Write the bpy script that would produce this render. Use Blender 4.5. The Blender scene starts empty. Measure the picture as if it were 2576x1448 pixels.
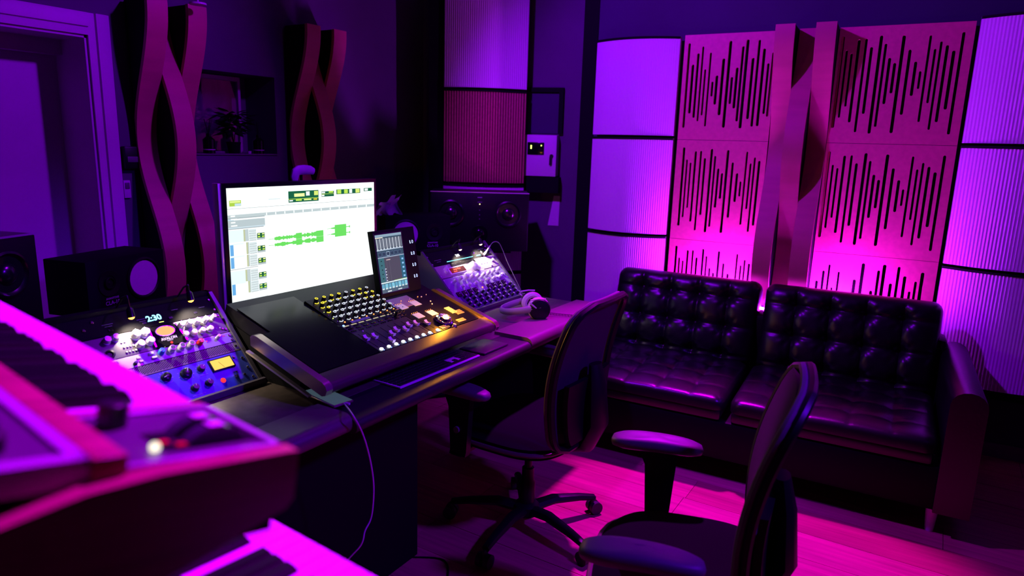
import bpy, bmesh, math, random
from mathutils import Vector, Matrix, Euler
random.seed(7)
R=math.radians
C=bpy.context.scene.collection
scene=bpy.context.scene
# ------------------------------------------------------------------ camera, world, lights, exposure
def cam_axes(h=31.5,p=11.8,r=1.7):
    a,p,r=R(h),R(p),R(r)
    f=Vector((math.cos(a)*math.cos(p),math.sin(a)*math.cos(p),-math.sin(p)))
    rt=Vector((math.sin(a),-math.cos(a),0)); up=rt.cross(f)
    Rr=rt*math.cos(r)+up*math.sin(r); return f,Rr,Rr.cross(f)
EYE=Vector((0,0,1.5)); CF,CR,CU=cam_axes()
cd=bpy.data.cameras.new('camera'); cam=bpy.data.objects.new('camera',cd); C.objects.link(cam)
cd.lens=24; cd.sensor_width=36; cd.clip_start=.02
cam.matrix_world=Matrix(((CR.x,CU.x,-CF.x,0),(CR.y,CU.y,-CF.y,0),(CR.z,CU.z,-CF.z,1.5),(0,0,0,1)))
cd.dof.use_dof=True; cd.dof.focus_distance=2.6; cd.dof.aperture_fstop=2.6
scene.camera=cam
w=bpy.data.worlds.new('world'); scene.world=w; w.use_nodes=True
w.node_tree.nodes['Background'].inputs[0].default_value=(.02,0,.06,1); w.node_tree.nodes['Background'].inputs[1].default_value=.03
scene.view_settings.view_transform='Standard'; scene.view_settings.look='None'
scene.view_settings.exposure=0; scene.view_settings.gamma=1; scene.view_settings.use_curve_mapping=False
def light(kind,name,loc,col,watt,size=.1,target=None,angle=None,blend=.5,shape=None,size_y=None):
    l=bpy.data.lights.new(name,kind); o=bpy.data.objects.new(name,l); C.objects.link(o)
    l.color=col; l.energy=watt; o.location=loc
    if kind=='AREA':
        l.size=size
        if size_y: l.shape='RECTANGLE'; l.size_y=size_y
    else: l.shadow_soft_size=size
    if angle: l.spot_size=R(angle); l.spot_blend=blend
    if target is not None:
        o.rotation_euler=(Vector(target)-Vector(loc)).to_track_quat('-Z','Y').to_euler()
    return o
VIO=(.27,0,1)
light('SPOT','wall_violet_light',(1.9,1.8,2.8),VIO,270,.05,(3.75,.95,1.4),98,.5)
light('SPOT','door_violet_light',(2.3,1.1,2.75),(.28,0,1),130,.06,(.8,3.1,1.25),92,.8)
light('SPOT','sofa_corner_light',(3.45,1.15,2.8),(.7,0,1),700,.06,(2.2,.55,0),43,.45)
light('SPOT','keyboard_light',(1.3,.75,2.85),(.5,0,1),520,.05,(.42,.80,1.1),40,.4)
light('SPOT','rear_violet_light',(1.9,-1.2,2.6),(.14,.0,1),300,.10,(1.95,.9,.6),60,.6)
# ------------------------------------------------------------------ helpers
def at_x(px,py,X): r=ray(px,py); return EYE+r*(X/r.x)
def ray(px,py):
    F=24/36*2576; return CF+CR*((px-1288)/F)-CU*((py-724)/F)
def on_plane(px,py,P,n):
    r=ray(px,py); P=Vector(P); n=Vector(n); return EYE+r*((P-EYE).dot(n)/r.dot(n))
MATS={}
def mat(name,col=(.5,.5,.5),rough=.5,metal=0,emit=None,es=1,bump=None,grain=None,spec=None,noise=None,alpha=None,trans=0):
    if name in MATS: return MATS[name]
    m=bpy.data.materials.new(name); m.use_nodes=True; nt=m.node_tree; b=nt.nodes['Principled BSDF']
    b.inputs['Base Color'].default_value=(*col,1); b.inputs['Roughness'].default_value=rough; b.inputs['Metallic'].default_value=metal
    if spec is not None: b.inputs['Specular IOR Level'].default_value=spec
    if trans: b.inputs['Transmission Weight'].default_value=trans
    if emit: b.inputs['Emission Color'].default_value=(*emit,1); b.inputs['Emission Strength'].default_value=es
    tc=nt.nodes.new('ShaderNodeTexCoord')
    if grain or noise:
        mp=nt.nodes.new('ShaderNodeMapping'); nt.links.new(tc.outputs['Object'],mp.inputs[0])
        n=nt.nodes.new('ShaderNodeTexNoise'); nt.links.new(mp.outputs[0],n.inputs['Vector'])
        if grain: mp.inputs['Scale'].default_value=grain[0]; amt=grain[1]; n.inputs['Scale'].default_value=1; n.inputs['Detail'].default_value=5
        else: n.inputs['Scale'].default_value=noise[0]; amt=noise[1]; n.inputs['Detail'].default_value=6
        cr=nt.nodes.new('ShaderNodeValToRGB'); nt.links.new(n.outputs['Fac'],cr.inputs[0])
        cr.color_ramp.elements[0].position=.3; cr.color_ramp.elements[1].position=.7
        cr.color_ramp.elements[0].color=tuple(c*(1-amt) for c in col)+(1,); cr.color_ramp.elements[1].color=tuple(min(1,c*(1+amt)) for c in col)+(1,)
        nt.links.new(cr.outputs[0],b.inputs['Base Color'])
    if bump:
        n=nt.nodes.new('ShaderNodeTexNoise'); n.inputs['Scale'].default_value=bump[0]; n.inputs['Detail'].default_value=4
        nt.links.new(tc.outputs['Object'],n.inputs['Vector'])
        bp=nt.nodes.new('ShaderNodeBump'); bp.inputs['Strength'].default_value=bump[1]; bp.inputs['Distance'].default_value=.002
        nt.links.new(n.outputs['Fac'],bp.inputs['Height']); nt.links.new(bp.outputs[0],b.inputs['Normal'])
    MATS[name]=m; return m
class MB:
    def __init__(s): s.v=[]; s.f=[]; s.m=[]
    def add(s,vs,fs,mi=0,T=None):
        k=len(s.v)
        s.v+= [tuple(T@Vector(p)) for p in vs] if T else [tuple(p) for p in vs]
        s.f+=[tuple(i+k for i in f) for f in fs]; s.m+=[mi]*len(fs); return s
    def box(s,x0,x1,y0,y1,z0,z1,mi=0,T=None,b=0,seg=2):
        if b>0:
            bm=bmesh.new(); bmesh.ops.create_cube(bm,size=1)
            for v in bm.verts: v.co=Vector(((x0+x1)/2+v.co.x*(x1-x0),(y0+y1)/2+v.co.y*(y1-y0),(z0+z1)/2+v.co.z*(z1-z0)))
            bmesh.ops.bevel(bm,geom=bm.edges[:],offset=b,segments=seg,affect='EDGES',profile=.5)
            bm.verts.index_update()
            s.add([v.co.copy() for v in bm.verts],[[v.index for v in f.verts] for f in bm.faces],mi,T); bm.free(); return s
        return s.add([(x0,y0,z0),(x1,y0,z0),(x1,y1,z0),(x0,y1,z0),(x0,y0,z1),(x1,y0,z1),(x1,y1,z1),(x0,y1,z1)],
            [(0,3,2,1),(4,5,6,7),(0,1,5,4),(1,2,6,5),(2,3,7,6),(3,0,4,7)],mi,T)
    def lathe(s,prof,n=24,mi=0,T=None,cap=True):
        vs=[];fs=[]
        for r,z in prof:
            for i in range(n): a=2*math.pi*i/n; vs.append((r*math.cos(a),r*math.sin(a),z))
        for j in range(len(prof)-1):
            for i in range(n): k=(i+1)%n; fs.append((j*n+i,j*n+k,(j+1)*n+k,(j+1)*n+i))
        if cap:
            fs.append(tuple(range(n-1,-1,-1))); L=(len(prof)-1)*n; fs.append(tuple(L+i for i in range(n)))
        return s.add(vs,fs,mi,T)
    def cyl(s,p0,p1,r0,r1=None,n=16,mi=0,T=None):
        p0=Vector(p0);p1=Vector(p1);d=p1-p0; r1=r0 if r1 is None else r1
        M=Matrix.Translation(p0)@d.to_track_quat('Z','Y').to_matrix().to_4x4()
        if T: M=T@M
        return s.lathe([(r0,0),(r1,d.length)],n,mi,M)
    def tube(s,pts,r,n=8,mi=0,T=None,closed=False,flat=1):
        pts=[Vector(p) for p in pts]; N=len(pts); vs=[];fs=[]; up=None
        for i,p in enumerate(pts):
            if closed: t=(pts[(i+1)%N]-pts[i-1])
            else: t=pts[min(i+1,N-1)]-pts[max(i-1,0)]
            t.normalize()
            if up is None: up=Vector((0,0,1)) if abs(t.z)<.9 else Vector((1,0,0))
            a=t.cross(up)
            if a.length<1e-6: a=t.orthogonal()
            a.normalize(); b=a.cross(t).normalized(); up=b
            rr=r[i] if isinstance(r,(list,tuple)) else r
            for k in range(n): q=2*math.pi*k/n; vs.append(p+a*(rr*math.cos(q))+b*(rr*flat*math.sin(q)))
        for i in range(N if closed else N-1):
            j=(i+1)%N
            for k in range(n): l=(k+1)%n; fs.append((i*n+k,i*n+l,j*n+l,j*n+k))
        if not closed: fs.append(tuple(range(n-1,-1,-1))); fs.append(tuple((N-1)*n+k for k in range(n)))
        return s.add(vs,fs,mi,T)
    def prism(s,poly,a,b,ax='y',mi=0,T=None):
        n=len(poly)
        def P(q,h):
            u,v=q
            return {'x':(h,u,v),'y':(u,h,v),'z':(u,v,h)}[ax]
        vs=[P(q,a) for q in poly]+[P(q,b) for q in poly]
        fs=[tuple(range(n-1,-1,-1)),tuple(range(n,2*n))]+[(i,(i+1)%n,n+(i+1)%n,n+i) for i in range(n)]
        return s.add(vs,fs,mi,T)
    def grid(s,fn,nu,nv,mi=0,T=None,flip=False):
        vs=[fn(i/nu,j/nv) for j in range(nv+1) for i in range(nu+1)]
        fs=[(j*(nu+1)+i,j*(nu+1)+i+1,(j+1)*(nu+1)+i+1,(j+1)*(nu+1)+i) for j in range(nv) for i in range(nu)]
        if flip: fs=[f[::-1] for f in fs]
        return s.add(vs,fs,mi,T)
    def sphere(s,c,r,mi=0,T=None,n=12,sc=(1,1,1)):
        vs=[];fs=[]; m=n//2
        for j in range(1,m):
            for i in range(n):
                a=2*math.pi*i/n;t=math.pi*j/m; vs.append((c[0]+r*sc[0]*math.sin(t)*math.cos(a),c[1]+r*sc[1]*math.sin(t)*math.sin(a),c[2]+r*sc[2]*math.cos(t)))
        for j in range(m-2):
            for i in range(n): k=(i+1)%n; fs.append((j*n+i,(j+1)*n+i,(j+1)*n+k,j*n+k))
        vs.append((c[0],c[1],c[2]+r*sc[2])); vs.append((c[0],c[1],c[2]-r*sc[2])); t=len(vs)-2
        for i in range(n): k=(i+1)%n; fs.append((t,i,k)); fs.append((t+1,(m-2)*n+k,(m-2)*n+i))
        return s.add(vs,fs,mi,T)
    def text(s,st,size,T,mi=0,ex=.0004,align='CENTER',bold=0):
        cu=bpy.data.curves.new('t','FONT'); cu.body=st; cu.size=size; cu.extrude=ex; cu.align_x=align; cu.align_y='CENTER'; cu.resolution_u=3; cu.offset=bold
        o=bpy.data.objects.new('t',cu); C.objects.link(o); dg=bpy.context.evaluated_depsgraph_get()
        me=bpy.data.meshes.new_from_object(o.evaluated_get(dg))
        s.add([v.co.copy() for v in me.vertices],[tuple(p.vertices) for p in me.polygons],mi,T)
        bpy.data.objects.remove(o); bpy.data.meshes.remove(me); bpy.data.curves.remove(cu); return s
def obj(name,mb,ms,parent=None,loc=None,rot=None,smooth=40,label=None):
    me=bpy.data.meshes.new(name); me.from_pydata([tuple(v) for v in mb.v],[],mb.f)
    if len(ms if isinstance(ms,(list,tuple)) else [ms])>1: me.polygons.foreach_set('material_index',mb.m)
    bm=bmesh.new(); bm.from_mesh(me); bmesh.ops.recalc_face_normals(bm,faces=bm.faces[:]); bm.to_mesh(me); bm.free(); me.update()
    if not isinstance(ms,(list,tuple)): ms=[ms]
    for m in ms: me.materials.append(m)
    if smooth:
        me.shade_smooth(); me.set_sharp_from_angle(angle=R(smooth))
    o=bpy.data.objects.new(name,me); C.objects.link(o)
    if parent: o.parent=parent
    if loc is not None: o.location=loc
    if rot is not None: o.rotation_euler=rot
    if label: o['label']=label
    return o
def tag(o,label,cat,group=None,kind=None):
    if label: o['label']=label
    if cat: o['category']=cat
    if group: o['group']=group
    if kind: o['kind']=kind
    return o
def thing(name,label,cat,loc=(0,0,0),rot=(0,0,0),group=None):
    o=bpy.data.objects.new(name,None); C.objects.link(o); o.location=loc; o.rotation_euler=rot; o.empty_display_size=.1
    return tag(o,label,cat,group)
def struct(name,mb,m,parent=None,smooth=40,**k):
    o=obj(name,mb,m,parent,smooth=smooth,**k)
    if not parent: o['kind']='structure'
    return o
def sempty(name,loc=(0,0,0),rot=(0,0,0)):
    o=bpy.data.objects.new(name,None); C.objects.link(o); o.location=loc; o.rotation_euler=rot; o['kind']='structure'; return o
def copy_part(src,parent,loc=None,rot=None):
    c=src.copy(); C.objects.link(c); c.parent=parent
    if loc is not None: c.location=loc
    if rot is not None: c.rotation_euler=rot
    return c
def copy_tree(o,parent=None):
    c=o.copy(); C.objects.link(c); c.parent=parent
    for ch in [x for x in bpy.data.objects if x.parent==o]: copy_tree(ch,c)
    return c
T=Matrix.Translation
def RX(a): return Matrix.Rotation(R(a),4,'X')
def RY(a): return Matrix.Rotation(R(a),4,'Y')
def RZ(a): return Matrix.Rotation(R(a),4,'Z')
# ------------------------------------------------------------------ materials
BLK=mat('black_plastic',(.004,.004,.005),.42,spec=.3)
BLM=mat('black_matte',(.003,.003,.004),.8,spec=.15)
BLG=mat('black_gloss',(.003,.003,.004),.14,spec=.4)
BLS=mat('black_satin_metal',(.02,.02,.022),.3,.6)
GRY=mat('grey_plastic',(.12,.12,.13),.45)
PAINT=mat('dark_blue_paint',(.09,.075,.115),.75,noise=(3,.12))
PAINTR=mat('navy_paint',(.022,.025,.055),.7,noise=(3,.12))
WHT=mat('white_paint',(.62,.60,.62),.5,noise=(5,.04))
FAB=mat('white_ribbed_fabric',(.74,.70,.74),.85,bump=(300,.5))
PLY=mat('birch_plywood',(.55,.15,.145),.5,grain=((3,3,60),.10))
PLYV=mat('birch_plywood_panel',(.70,.18,.19),.5,grain=((40,40,2.5),.08))
SLAT=mat('brown_slatted_wood',(.42,.16,.08),.55,grain=((60,60,3),.15))
MAHO=mat('mahogany_wood',(.36,.035,.09),.32,grain=((3,60,60),.2))
OAK=[mat('oak_floor_%d'%i,c,.42,grain=((45,2.2,1),.25),bump=(60,.15)) for i,c in enumerate([(.44,.20,.11),(.50,.24,.13),(.40,.17,.09),(.47,.22,.12)])]
LEA=mat('black_leather',(.005,.004,.005),.33,bump=(90,.2),noise=(6,.3),spec=.5)
LEAF2=mat('black_leather_frame',(.003,.003,.003),.5,bump=(90,.2),spec=.12)
MESHF=mat('black_mesh_fabric',(.035,.028,.035),.85,bump=(900,.6),spec=.2)
SEATF=mat('black_seat_fabric',(.004,.004,.007),.9,bump=(700,.5),spec=.06)
TRIM=mat('grey_fabric_border',(.13,.12,.11),.85,bump=(700,.5))
ARMP=mat('armrest_pad',(.10,.09,.10),.5,bump=(400,.15))
CHR=mat('chrome',(.85,.85,.87),.12,1)
ALU=mat('brushed_aluminium',(.60,.56,.58),.35,.3)
SIL=mat('silver_faceplate',(.55,.55,.60),.38,.5)
KNW=mat('silver_knob',(.80,.79,.80),.3,.55)
KNB=mat('black_knob',(.012,.012,.014),.3)
BLUEF=mat('blue_faceplate',(.045,.07,.55),.4,.1,noise=(20,.1))
BLUEK=mat('blue_knob',(.03,.2,.75),.4)
REDP=mat('red_plastic',(.7,.03,.02),.35)
PERF=mat('perforated_steel',(.22,.20,.19),.5,.5)
DSK=mat('dark_desk_laminate',(.085,.068,.055),.35,noise=(40,.2))
PAD=mat('brown_leatherette',(.125,.095,.08),.42,bump=(250,.3))
KEYW=mat('white_key',(.82,.80,.82),.25)
KEYB=mat('black_key',(.003,.003,.004),.4,spec=.25)
CONE=mat('white_speaker_cone',(.72,.68,.72),.6)
RUB=mat('rubber',(.02,.02,.022),.6)
GLS=mat('smoked_glass',(.004,.006,.006),.16,spec=.35)
PURP=mat('pale_cloth',(.62,.58,.66),.8,bump=(80,.4))
LEAF=mat('dark_green_leaf',(.006,.014,.006),.6,spec=.2)
PRINT=mat('white_print',(.75,.75,.78),.5)
PRINTD=mat('dim_print',(.30,.29,.36),.5)
def em(name,c=None,s=1):
    if name in MATS: return MATS[name]
    return mat(name,(.01,.01,.01),.6,emit=c,es=s,spec=.1)
# ------------------------------------------------------------------ room shell
H=2.95
fl=sempty('floor')
sub=MB().box(-1.7,5,-1.8,3.6,-.06,-.012); obj('subfloor',sub,BLM,fl)
pw=.19; k=0
x=-1.6
planks=[]
while x<4.25:
    y=-1.7-random.random()*1.1
    while y<3.15:
        L=1.25; y0=max(y,-1.7); y1=min(y+L,3.15)
        if y1-y0>.05:
            mb=MB().box(x+.0012,x+pw-.0012,y0+.0012,y1-.0012,-.012,random.uniform(-.0004,.0004)+0)
            obj('plank',mb,OAK[random.randrange(4)],fl,smooth=0)
        y+=L
    x+=pw
ce=MB().box(-1.7,5,-1.8,3.9,H,H+.1); struct('ceiling',ce,PAINT)
YF=3.15
# front wall with door opening (X .72..1.633, to z 1.904) and niche opening (2.134..2.60, 1.41..1.825)
mb=MB()
DX0,DX1,DZ=.74,1.633,1.904; NX0,NX1,NZ0,NZ1=2.05,2.60,1.408,1.822
mb.box(-1.7,DX0,YF,YF+.25,0,H); mb.box(DX0,DX1,YF,YF+.25,DZ,H)
mb.box(DX1,NX0,YF,YF+.25,0,H); mb.box(NX0,NX1,YF,YF+.25,0,NZ0); mb.box(NX0,NX1,YF,YF+.25,NZ1,H); mb.box(NX1,4.0,YF,YF+.25,0,H)
struct('wall_front',mb,PAINT)
# niche back + frame = internal window
wn=sempty('window_1')
mb=MB().box(NX0-.05,NX1+.05,YF+.25,YF+.27,NZ0-.05,NZ1+.05); obj('niche_back',mb,mat('niche_paint',(.22,.19,.26),.7),wn)
mb=MB(); mb.box(NX0,NX1-.10,YF+.16,YF+.18,NZ1-.028,NZ1-.006); mb.box(NX1-.115,NX1-.10,YF+.16,YF+.18,NZ0,NZ1-.028); mb.box(NX0,NX0+.012,YF+.16,YF+.18,NZ0,NZ1-.028)
obj('window_frame',mb,WHT,wn)
mb=MB().box(NX0+.01,NX1-.115,YF+.168,YF+.172,NZ0,NZ1-.028); obj('pane',mb,mat('clear_glass',(.9,.9,.95),.02,trans=1),wn)
mb=MB().box(NX0,NX1,YF+.0,YF+.25,NZ0-.004,NZ0+.006); obj('sill',mb,GRY,wn)
# diagonal corner wall, right wall (93 deg), return, back and left walls
def wallseg(name,p,q,m,t=.1,z0=0,z1=H):
    p=Vector((*p,0));q=Vector((*q,0));d=(q-p).normalized();n=Vector((-d.y,d.x,0))
    mb=MB().prism([tuple((v).xy) for v in (p,q,q-n*t,p-n*t)],z0,z1,'z'); return struct(name,mb,m)
def ws(s,off=0,X0=4.05):   # point on wave wall: s along the wall, off = distance in front of it
    b=R(93); return Vector((X0+s*math.cos(b)-off*math.sin(b), s*math.sin(b)+off*math.cos(b),0))
a=ws(-1.95,-.05);b_=ws(1.985,-.05)
wallseg('wall_right',(a.x,a.y),(b_.x,b_.y),PAINTR)
wallseg('wall_corner',(4.28,1.9),(3.86,3.2),PAINT)
mb=MB().box(b_.x,4.35,b_.y-.10,b_.y,0,H); struct('trim_1',mb,BLM)
wallseg('wall_back',(-1.65,-1.75),(4.2,-1.75),PAINT)
wallseg('wall_left',(-1.65,3.4),(-1.65,-1.75),PAINT)
# door in the front wall
dr=sempty('door_1')
mb=MB().box(DX0,DX1,YF+.25,YF+.29,0,DZ-.0); obj('door_leaf',mb,WHT,dr)
mb=MB(); mb.box(DX1-.012,DX1,YF,YF+.25,0,DZ); mb.box(DX0,DX0+.012,YF,YF+.25,0,DZ); mb.box(DX0,DX1,YF,YF+.25,DZ-.012,DZ); obj('door_jamb',mb,WHT,dr)
mb=MB(); mb.box(DX0,DX1-.012,YF+.19,YF+.25,DZ-.075,DZ-.012); obj('door_head',mb,WHT,dr)
fp=[(0,0),(.09,0),(.09,.016),(.075,.022),(.034,.022),(.030,.012),(0,.012)]
mb=MB()
mb.prism([(DX1+u,YF-v) for u,v in fp],0,DZ+.09,'z'); mb.prism([(DX0-u,YF-v) for u,v in fp],0,DZ+.09,'z')
mb.prism([(YF-v,DZ+u) for u,v in fp],DX0-.0,DX1+.0,'x'); obj('door_frame',mb,WHT,dr)
mb=MB().box(-1.6,DX0-.1,YF-.014,YF,0,.07).box(DX1+.1,3.9,YF-.014,YF,0,.07); struct('baseboard_front',mb,GRY)
def on_wave(T0=None): # local frame of the wave wall: x along -s (to the right seen from room), y into wall, z up
    return Matrix.Translation(Vector((4.05,0,0)))@RZ(93-180)
# local coords: x = -s direction, y = into the wall? build directly with function
def WW(s,off,z): p=ws(s,off); return Vector((p.x,p.y,z))
mb=MB(); 
p0,p1,p2,p3=WW(-1.9,-.05,0),WW(1.97,-.05,0),WW(1.97,-.035,0),WW(-1.9,-.035,0)
mb.prism([tuple(p.xy) for p in (p0,p1,p2,p3)],0,.075,'z'); struct('baseboard_right',mb,GRY)
# dark rail under the right-hand diffusers
rail=thing('wall_rail','long black wooden rail on the right wall beneath the ribbed white curved panels','rail',WW(-.06,0,.36),(0,0,R(3)))
obj('rail_bar',MB().box(-.05,.16,-1.75,.0,-.03,.02),BLM,rail)

# ------------------------------------------------------------------ slotted wave panels (real holes)
R1=[(1.302,2.091,1.627,9),(1.274,1.976,1.707,10),(1.248,2.035,1.683,9),(1.224,2.071,1.664,7),(1.203,1.948,1.697,7),(1.179,2.037,1.636,7),(1.157,1.881,1.8,8),(1.135,1.914,1.756,10),(1.106,2.004,1.698,11),(1.076,2.095,1.63,11),(1.053,1.904,1.759,9),(1.029,1.954,1.735,10),(1.007,2.065,1.665,9),(.985,2.098,1.628,11),(.95,2.003,1.678,10),(.924,2.094,1.638,9),(.895,2.048,1.641,10),(.868,1.971,1.706,8),(.848,2.026,1.692,8),(.825,2.076,1.623,11)]
R2=[(1.287,1.518,1.062,10),(1.265,1.449,1.114,7),(1.243,1.433,1.17,7),(1.218,1.498,1.091,9),(1.188,1.501,1.042,8),(1.163,1.461,1.134,9),(1.128,1.514,1.036,10),(1.106,1.475,1.07,8),(1.083,1.406,1.182,9),(1.06,1.381,1.234,9),(1.037,1.51,1.04,10),(1.006,1.442,1.13,9),(.977,1.384,1.221,9),(.954,1.339,1.254,7),(.933,1.504,1.096,7),(.909,1.441,1.186,7),(.889,1.474,1.059,7),(.864,1.456,1.096,9),(.837,1.43,1.156,10),(.81,1.513,1.038,9)]
def norm(P,s0,zt,k=1.0): return [((s0-s)*k,zt-a,zt-b,w) for s,a,b,w in P]   # -> x from panel left edge, top/bottom below the panel's top
N1=norm(R1,1.33,2.135); N2=norm(R2,1.33,1.56)
def slot_panel(w,h,slots,dx,kx):
    cu=bpy.data.curves.new('p','CURVE'); cu.dimensions='2D'; cu.fill_mode='BOTH'; cu.extrude=.009
    def spl(pts):
        sp=cu.splines.new('POLY'); sp.points.add(len(pts)-1)
        for i,p in enumerate(pts): sp.points[i].co=(p[0],p[1],0,1)
        sp.use_cyclic_u=True
    spl([(0,0),(w,0),(w,-h),(0,-h)])
    for x,a,b,wd in slots:
        x=dx+x*kx; r=wd*.00066+.0008
        if x<.012 or x>w-.012: continue
        pts=[]
        for k in range(7): t=math.pi*k/6; pts.append((x+r*math.cos(t),-a-r+r*math.sin(t)))
        for k in range(7): t=math.pi+math.pi*k/6; pts.append((x+r*math.cos(t),-b+r+r*math.sin(t)))
        spl(pts)
    o=bpy.data.objects.new('p',cu); C.objects.link(o); dg=bpy.context.evaluated_depsgraph_get()
    me=bpy.data.meshes.new_from_object(o.evaluated_get(dg)); bpy.data.objects.remove(o)
    mb=MB(); mb.add([v.co.copy() for v in me.vertices],[tuple(p.vertices) for p in me.polygons]); return mb
WROT=(R(90),0,R(93-180))     # local x to the right (seen from the room), local y up, local z toward the room
rows=[(2.135,'top'),(1.5595,'middle'),(.984,'bottom')]
for ri,(zt,rn) in enumerate(rows):
    for side in (0,1):
        sl=(N1,N2,N2)[ri] if side==0 else (N2,N2,N1)[ri]
        s0=1.33 if side==0 else .535
        dx,kx=(0,1) if side==0 else (-.028,1.09)
        wd=.503 if side==0 else .585
        t=thing('slotted_panel','plywood wall panel with sound-wave slots, %s row, %s of the twisted ribbons'%(rn,('left','right')[side]),'wall panel',WW(s0,.015,zt),WROT,'slotted wave panels on the right wall')
        obj('panel_face',slot_panel(wd-.002,.5735,sl,dx,kx),PLYV,t,smooth=0)
        obj('backing',MB().box(.004,wd-.006,-.570,-.004,-.045,-.028),BLM,t,smooth=0)
        obj('side_batten',MB().box(.0,.02,-.57,-.003,-.028,-.010),PLYV,t); obj('side_batten',MB().box(wd-.022,wd-.003,-.57,-.003,-.028,-.010),PLYV,t)
# ------------------------------------------------------------------ twisted ribbons
def ribbon_mb(x0,x1,ph,zt,zb,amp,base,period=1.16,thick=.02,n=96):
    mb=MB(); vs=[];fs=[]
    for i in range(n+1):
        z=zt+(zb-zt)*i/n
        d=base+amp*.5*(1+math.cos(2*math.pi*(zt-.02-z)/period+ph))
        vs+=[(x0,z,d),(x1,z,d),(x1,z,d-thick),(x0,z,d-thick)]
    for i in range(n):
        for k in range(4): a=i*4+k; b=i*4+(k+1)%4; fs.append((a,a+4,b+4,b))
    fs+= [(0,1,2,3),(n*4+3,n*4+2,n*4+1,n*4)]
    # solid web behind each ribbon down to the wall plane (the ribbons are thick blocks with a wavy face)
    return mb.add(vs,fs)
def web_mb(x0,x1,ph,zt,zb,amp,base,period=1.16,n=96,inset=.0):
    mb=MB(); vs=[];fs=[]
    for i in range(n+1):
        z=zt-.002+(zb-zt)*i/n
        d=base+amp*.5*(1+math.cos(2*math.pi*(zt-.02-z)/period+ph))-.019
        vs+=[(x0,z,d),(x1,z,d),(x1,z,0),(x0,z,0)]
    for i in range(n):
        for k in range(4): a=i*4+k; b=i*4+(k+1)%4; fs.append((a,a+4,b+4,b))
    fs+= [(0,1,2,3),(n*4+3,n*4+2,n*4+1,n*4)]
    return mb.add(vs,fs)
def twist(label,loc,rot,w,zt,zb,amp,base,solid=True):
    t=thing('twisted_diffuser',label,'wall sculpture',loc,rot,'twisted plywood ribbon diffusers')
    obj('back_board',MB().box(0,3*w,zb,zt-.01,0,.012),BLM,t)
    for k in range(3):
        ph=0 if k%2==0 else math.pi
        obj('ribbon',ribbon_mb(k*w+.001,(k+1)*w-.001,ph,zt,zb,amp,base),PLY,t,smooth=60)
        if solid: obj('rib',web_mb(k*w+.003,(k+1)*w-.003,ph,zt,zb,amp,base),BLM,t,smooth=60,label='matt black core behind the ribbon')
    return t
twist('row of three wavy plywood ribbons between the slotted panels behind the sofa',WW(.823,.010,0),WROT,.0955,2.138,.70,.17,.022)
twist('tall wavy plywood ribbons beside the white door frame',(1.79,YF-.02,0),(R(90),0,0),.0945,2.075,.3,.155,.022)
twist('wavy plywood ribbons right of the wall niche, above the big monitor',(2.665,YF-.02,0),(R(90),0,0),.0955,2.10,.3,.155,.022)
# ------------------------------------------------------------------ ribbed curved diffusers
def curved_panel(w,h,bulge,ribs,rd=.0010,n=None,gap=0.0):
    mb=MB(); n=ribs*2; vs=[];fs=[]
    for i in range(n+1):
        u=i/n; x=w*u; z=bulge*(1-(2*u-1)**2)+ (rd if i%2 else -rd)
        vs+=[(x,0,z),(x,-h,z)]
    for i in range(n): fs.append((2*i,2*i+1,2*i+3,2*i+2))
    k=len(vs); vs+=[(0,0,-.03),(w,0,-.03),(w,-h,-.03),(0,-h,-.03)]
    fs.append((k,k+3,k+2,k+1)); fs.append(tuple([k+1]+[2*i for i in range(n,-1,-1)]+[k])[::-1]); fs.append(tuple([k+3]+[2*i+1 for i in range(n+1)]+[k+2])[::-1])
    fs.append((k,0,1,k+3)[::-1]); fs.append((2*n,k+1,k+2,2*n+1)[::-1])
    return mb.add(vs,fs)
def shelf(w,bulge,z,t=.012):
    mb=MB(); pts=[(w*i/24,bulge*(1-(2*i/24-1)**2)+.006) for i in range(25)]
    pts=[(0,-.03)]+pts+[(w,-.03)]
    n=len(pts); vs=[(a,z,b) for a,b in pts]+[(a,z-t,b) for a,b in pts]
    fs=[tuple(range(n)),tuple(range(2*n-1,n-1,-1))]+[(i,n+i,n+(i+1)%n,(i+1)%n) for i in range(n)]
    return mb.add(vs,fs)
def poly_stack(label0,s0,w,bulge,ribs,tiers,loc,rot,where,mats=None,base='curved_diffuser'):
    for i,(zt,zb) in enumerate(tiers):
        m=FAB if not mats else mats[i]
        lab='%s, %s %s'%(label0,['topmost','second from top','third from top','fourth from top'][i],where)
        t=thing(base,lab,'acoustic panel',Vector(loc)+Vector((0,0,zt)),rot,'curved acoustic panels in vertical stacks')
        obj('ribbed_face',curved_panel(w,zt-zb-.012,bulge,ribs),m,t,smooth=0)
        obj('tray_edge',shelf(w,bulge,0),BLM,t)
tiers=[(2.13,1.568),(1.568,.99),(.99,.41)]
poly_stack('curved white ribbed acoustic panel',0,.505,.075,42,tiers,WW(1.862,.02,0),WROT,'left of the slotted panels')
poly_stack('curved white ribbed acoustic panel',0,.60,.085,42,[(2.155,1.562),(1.562,.97),(.97,.375)],WW(-.066,.02,0),WROT,'right of the slotted panels')
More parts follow.
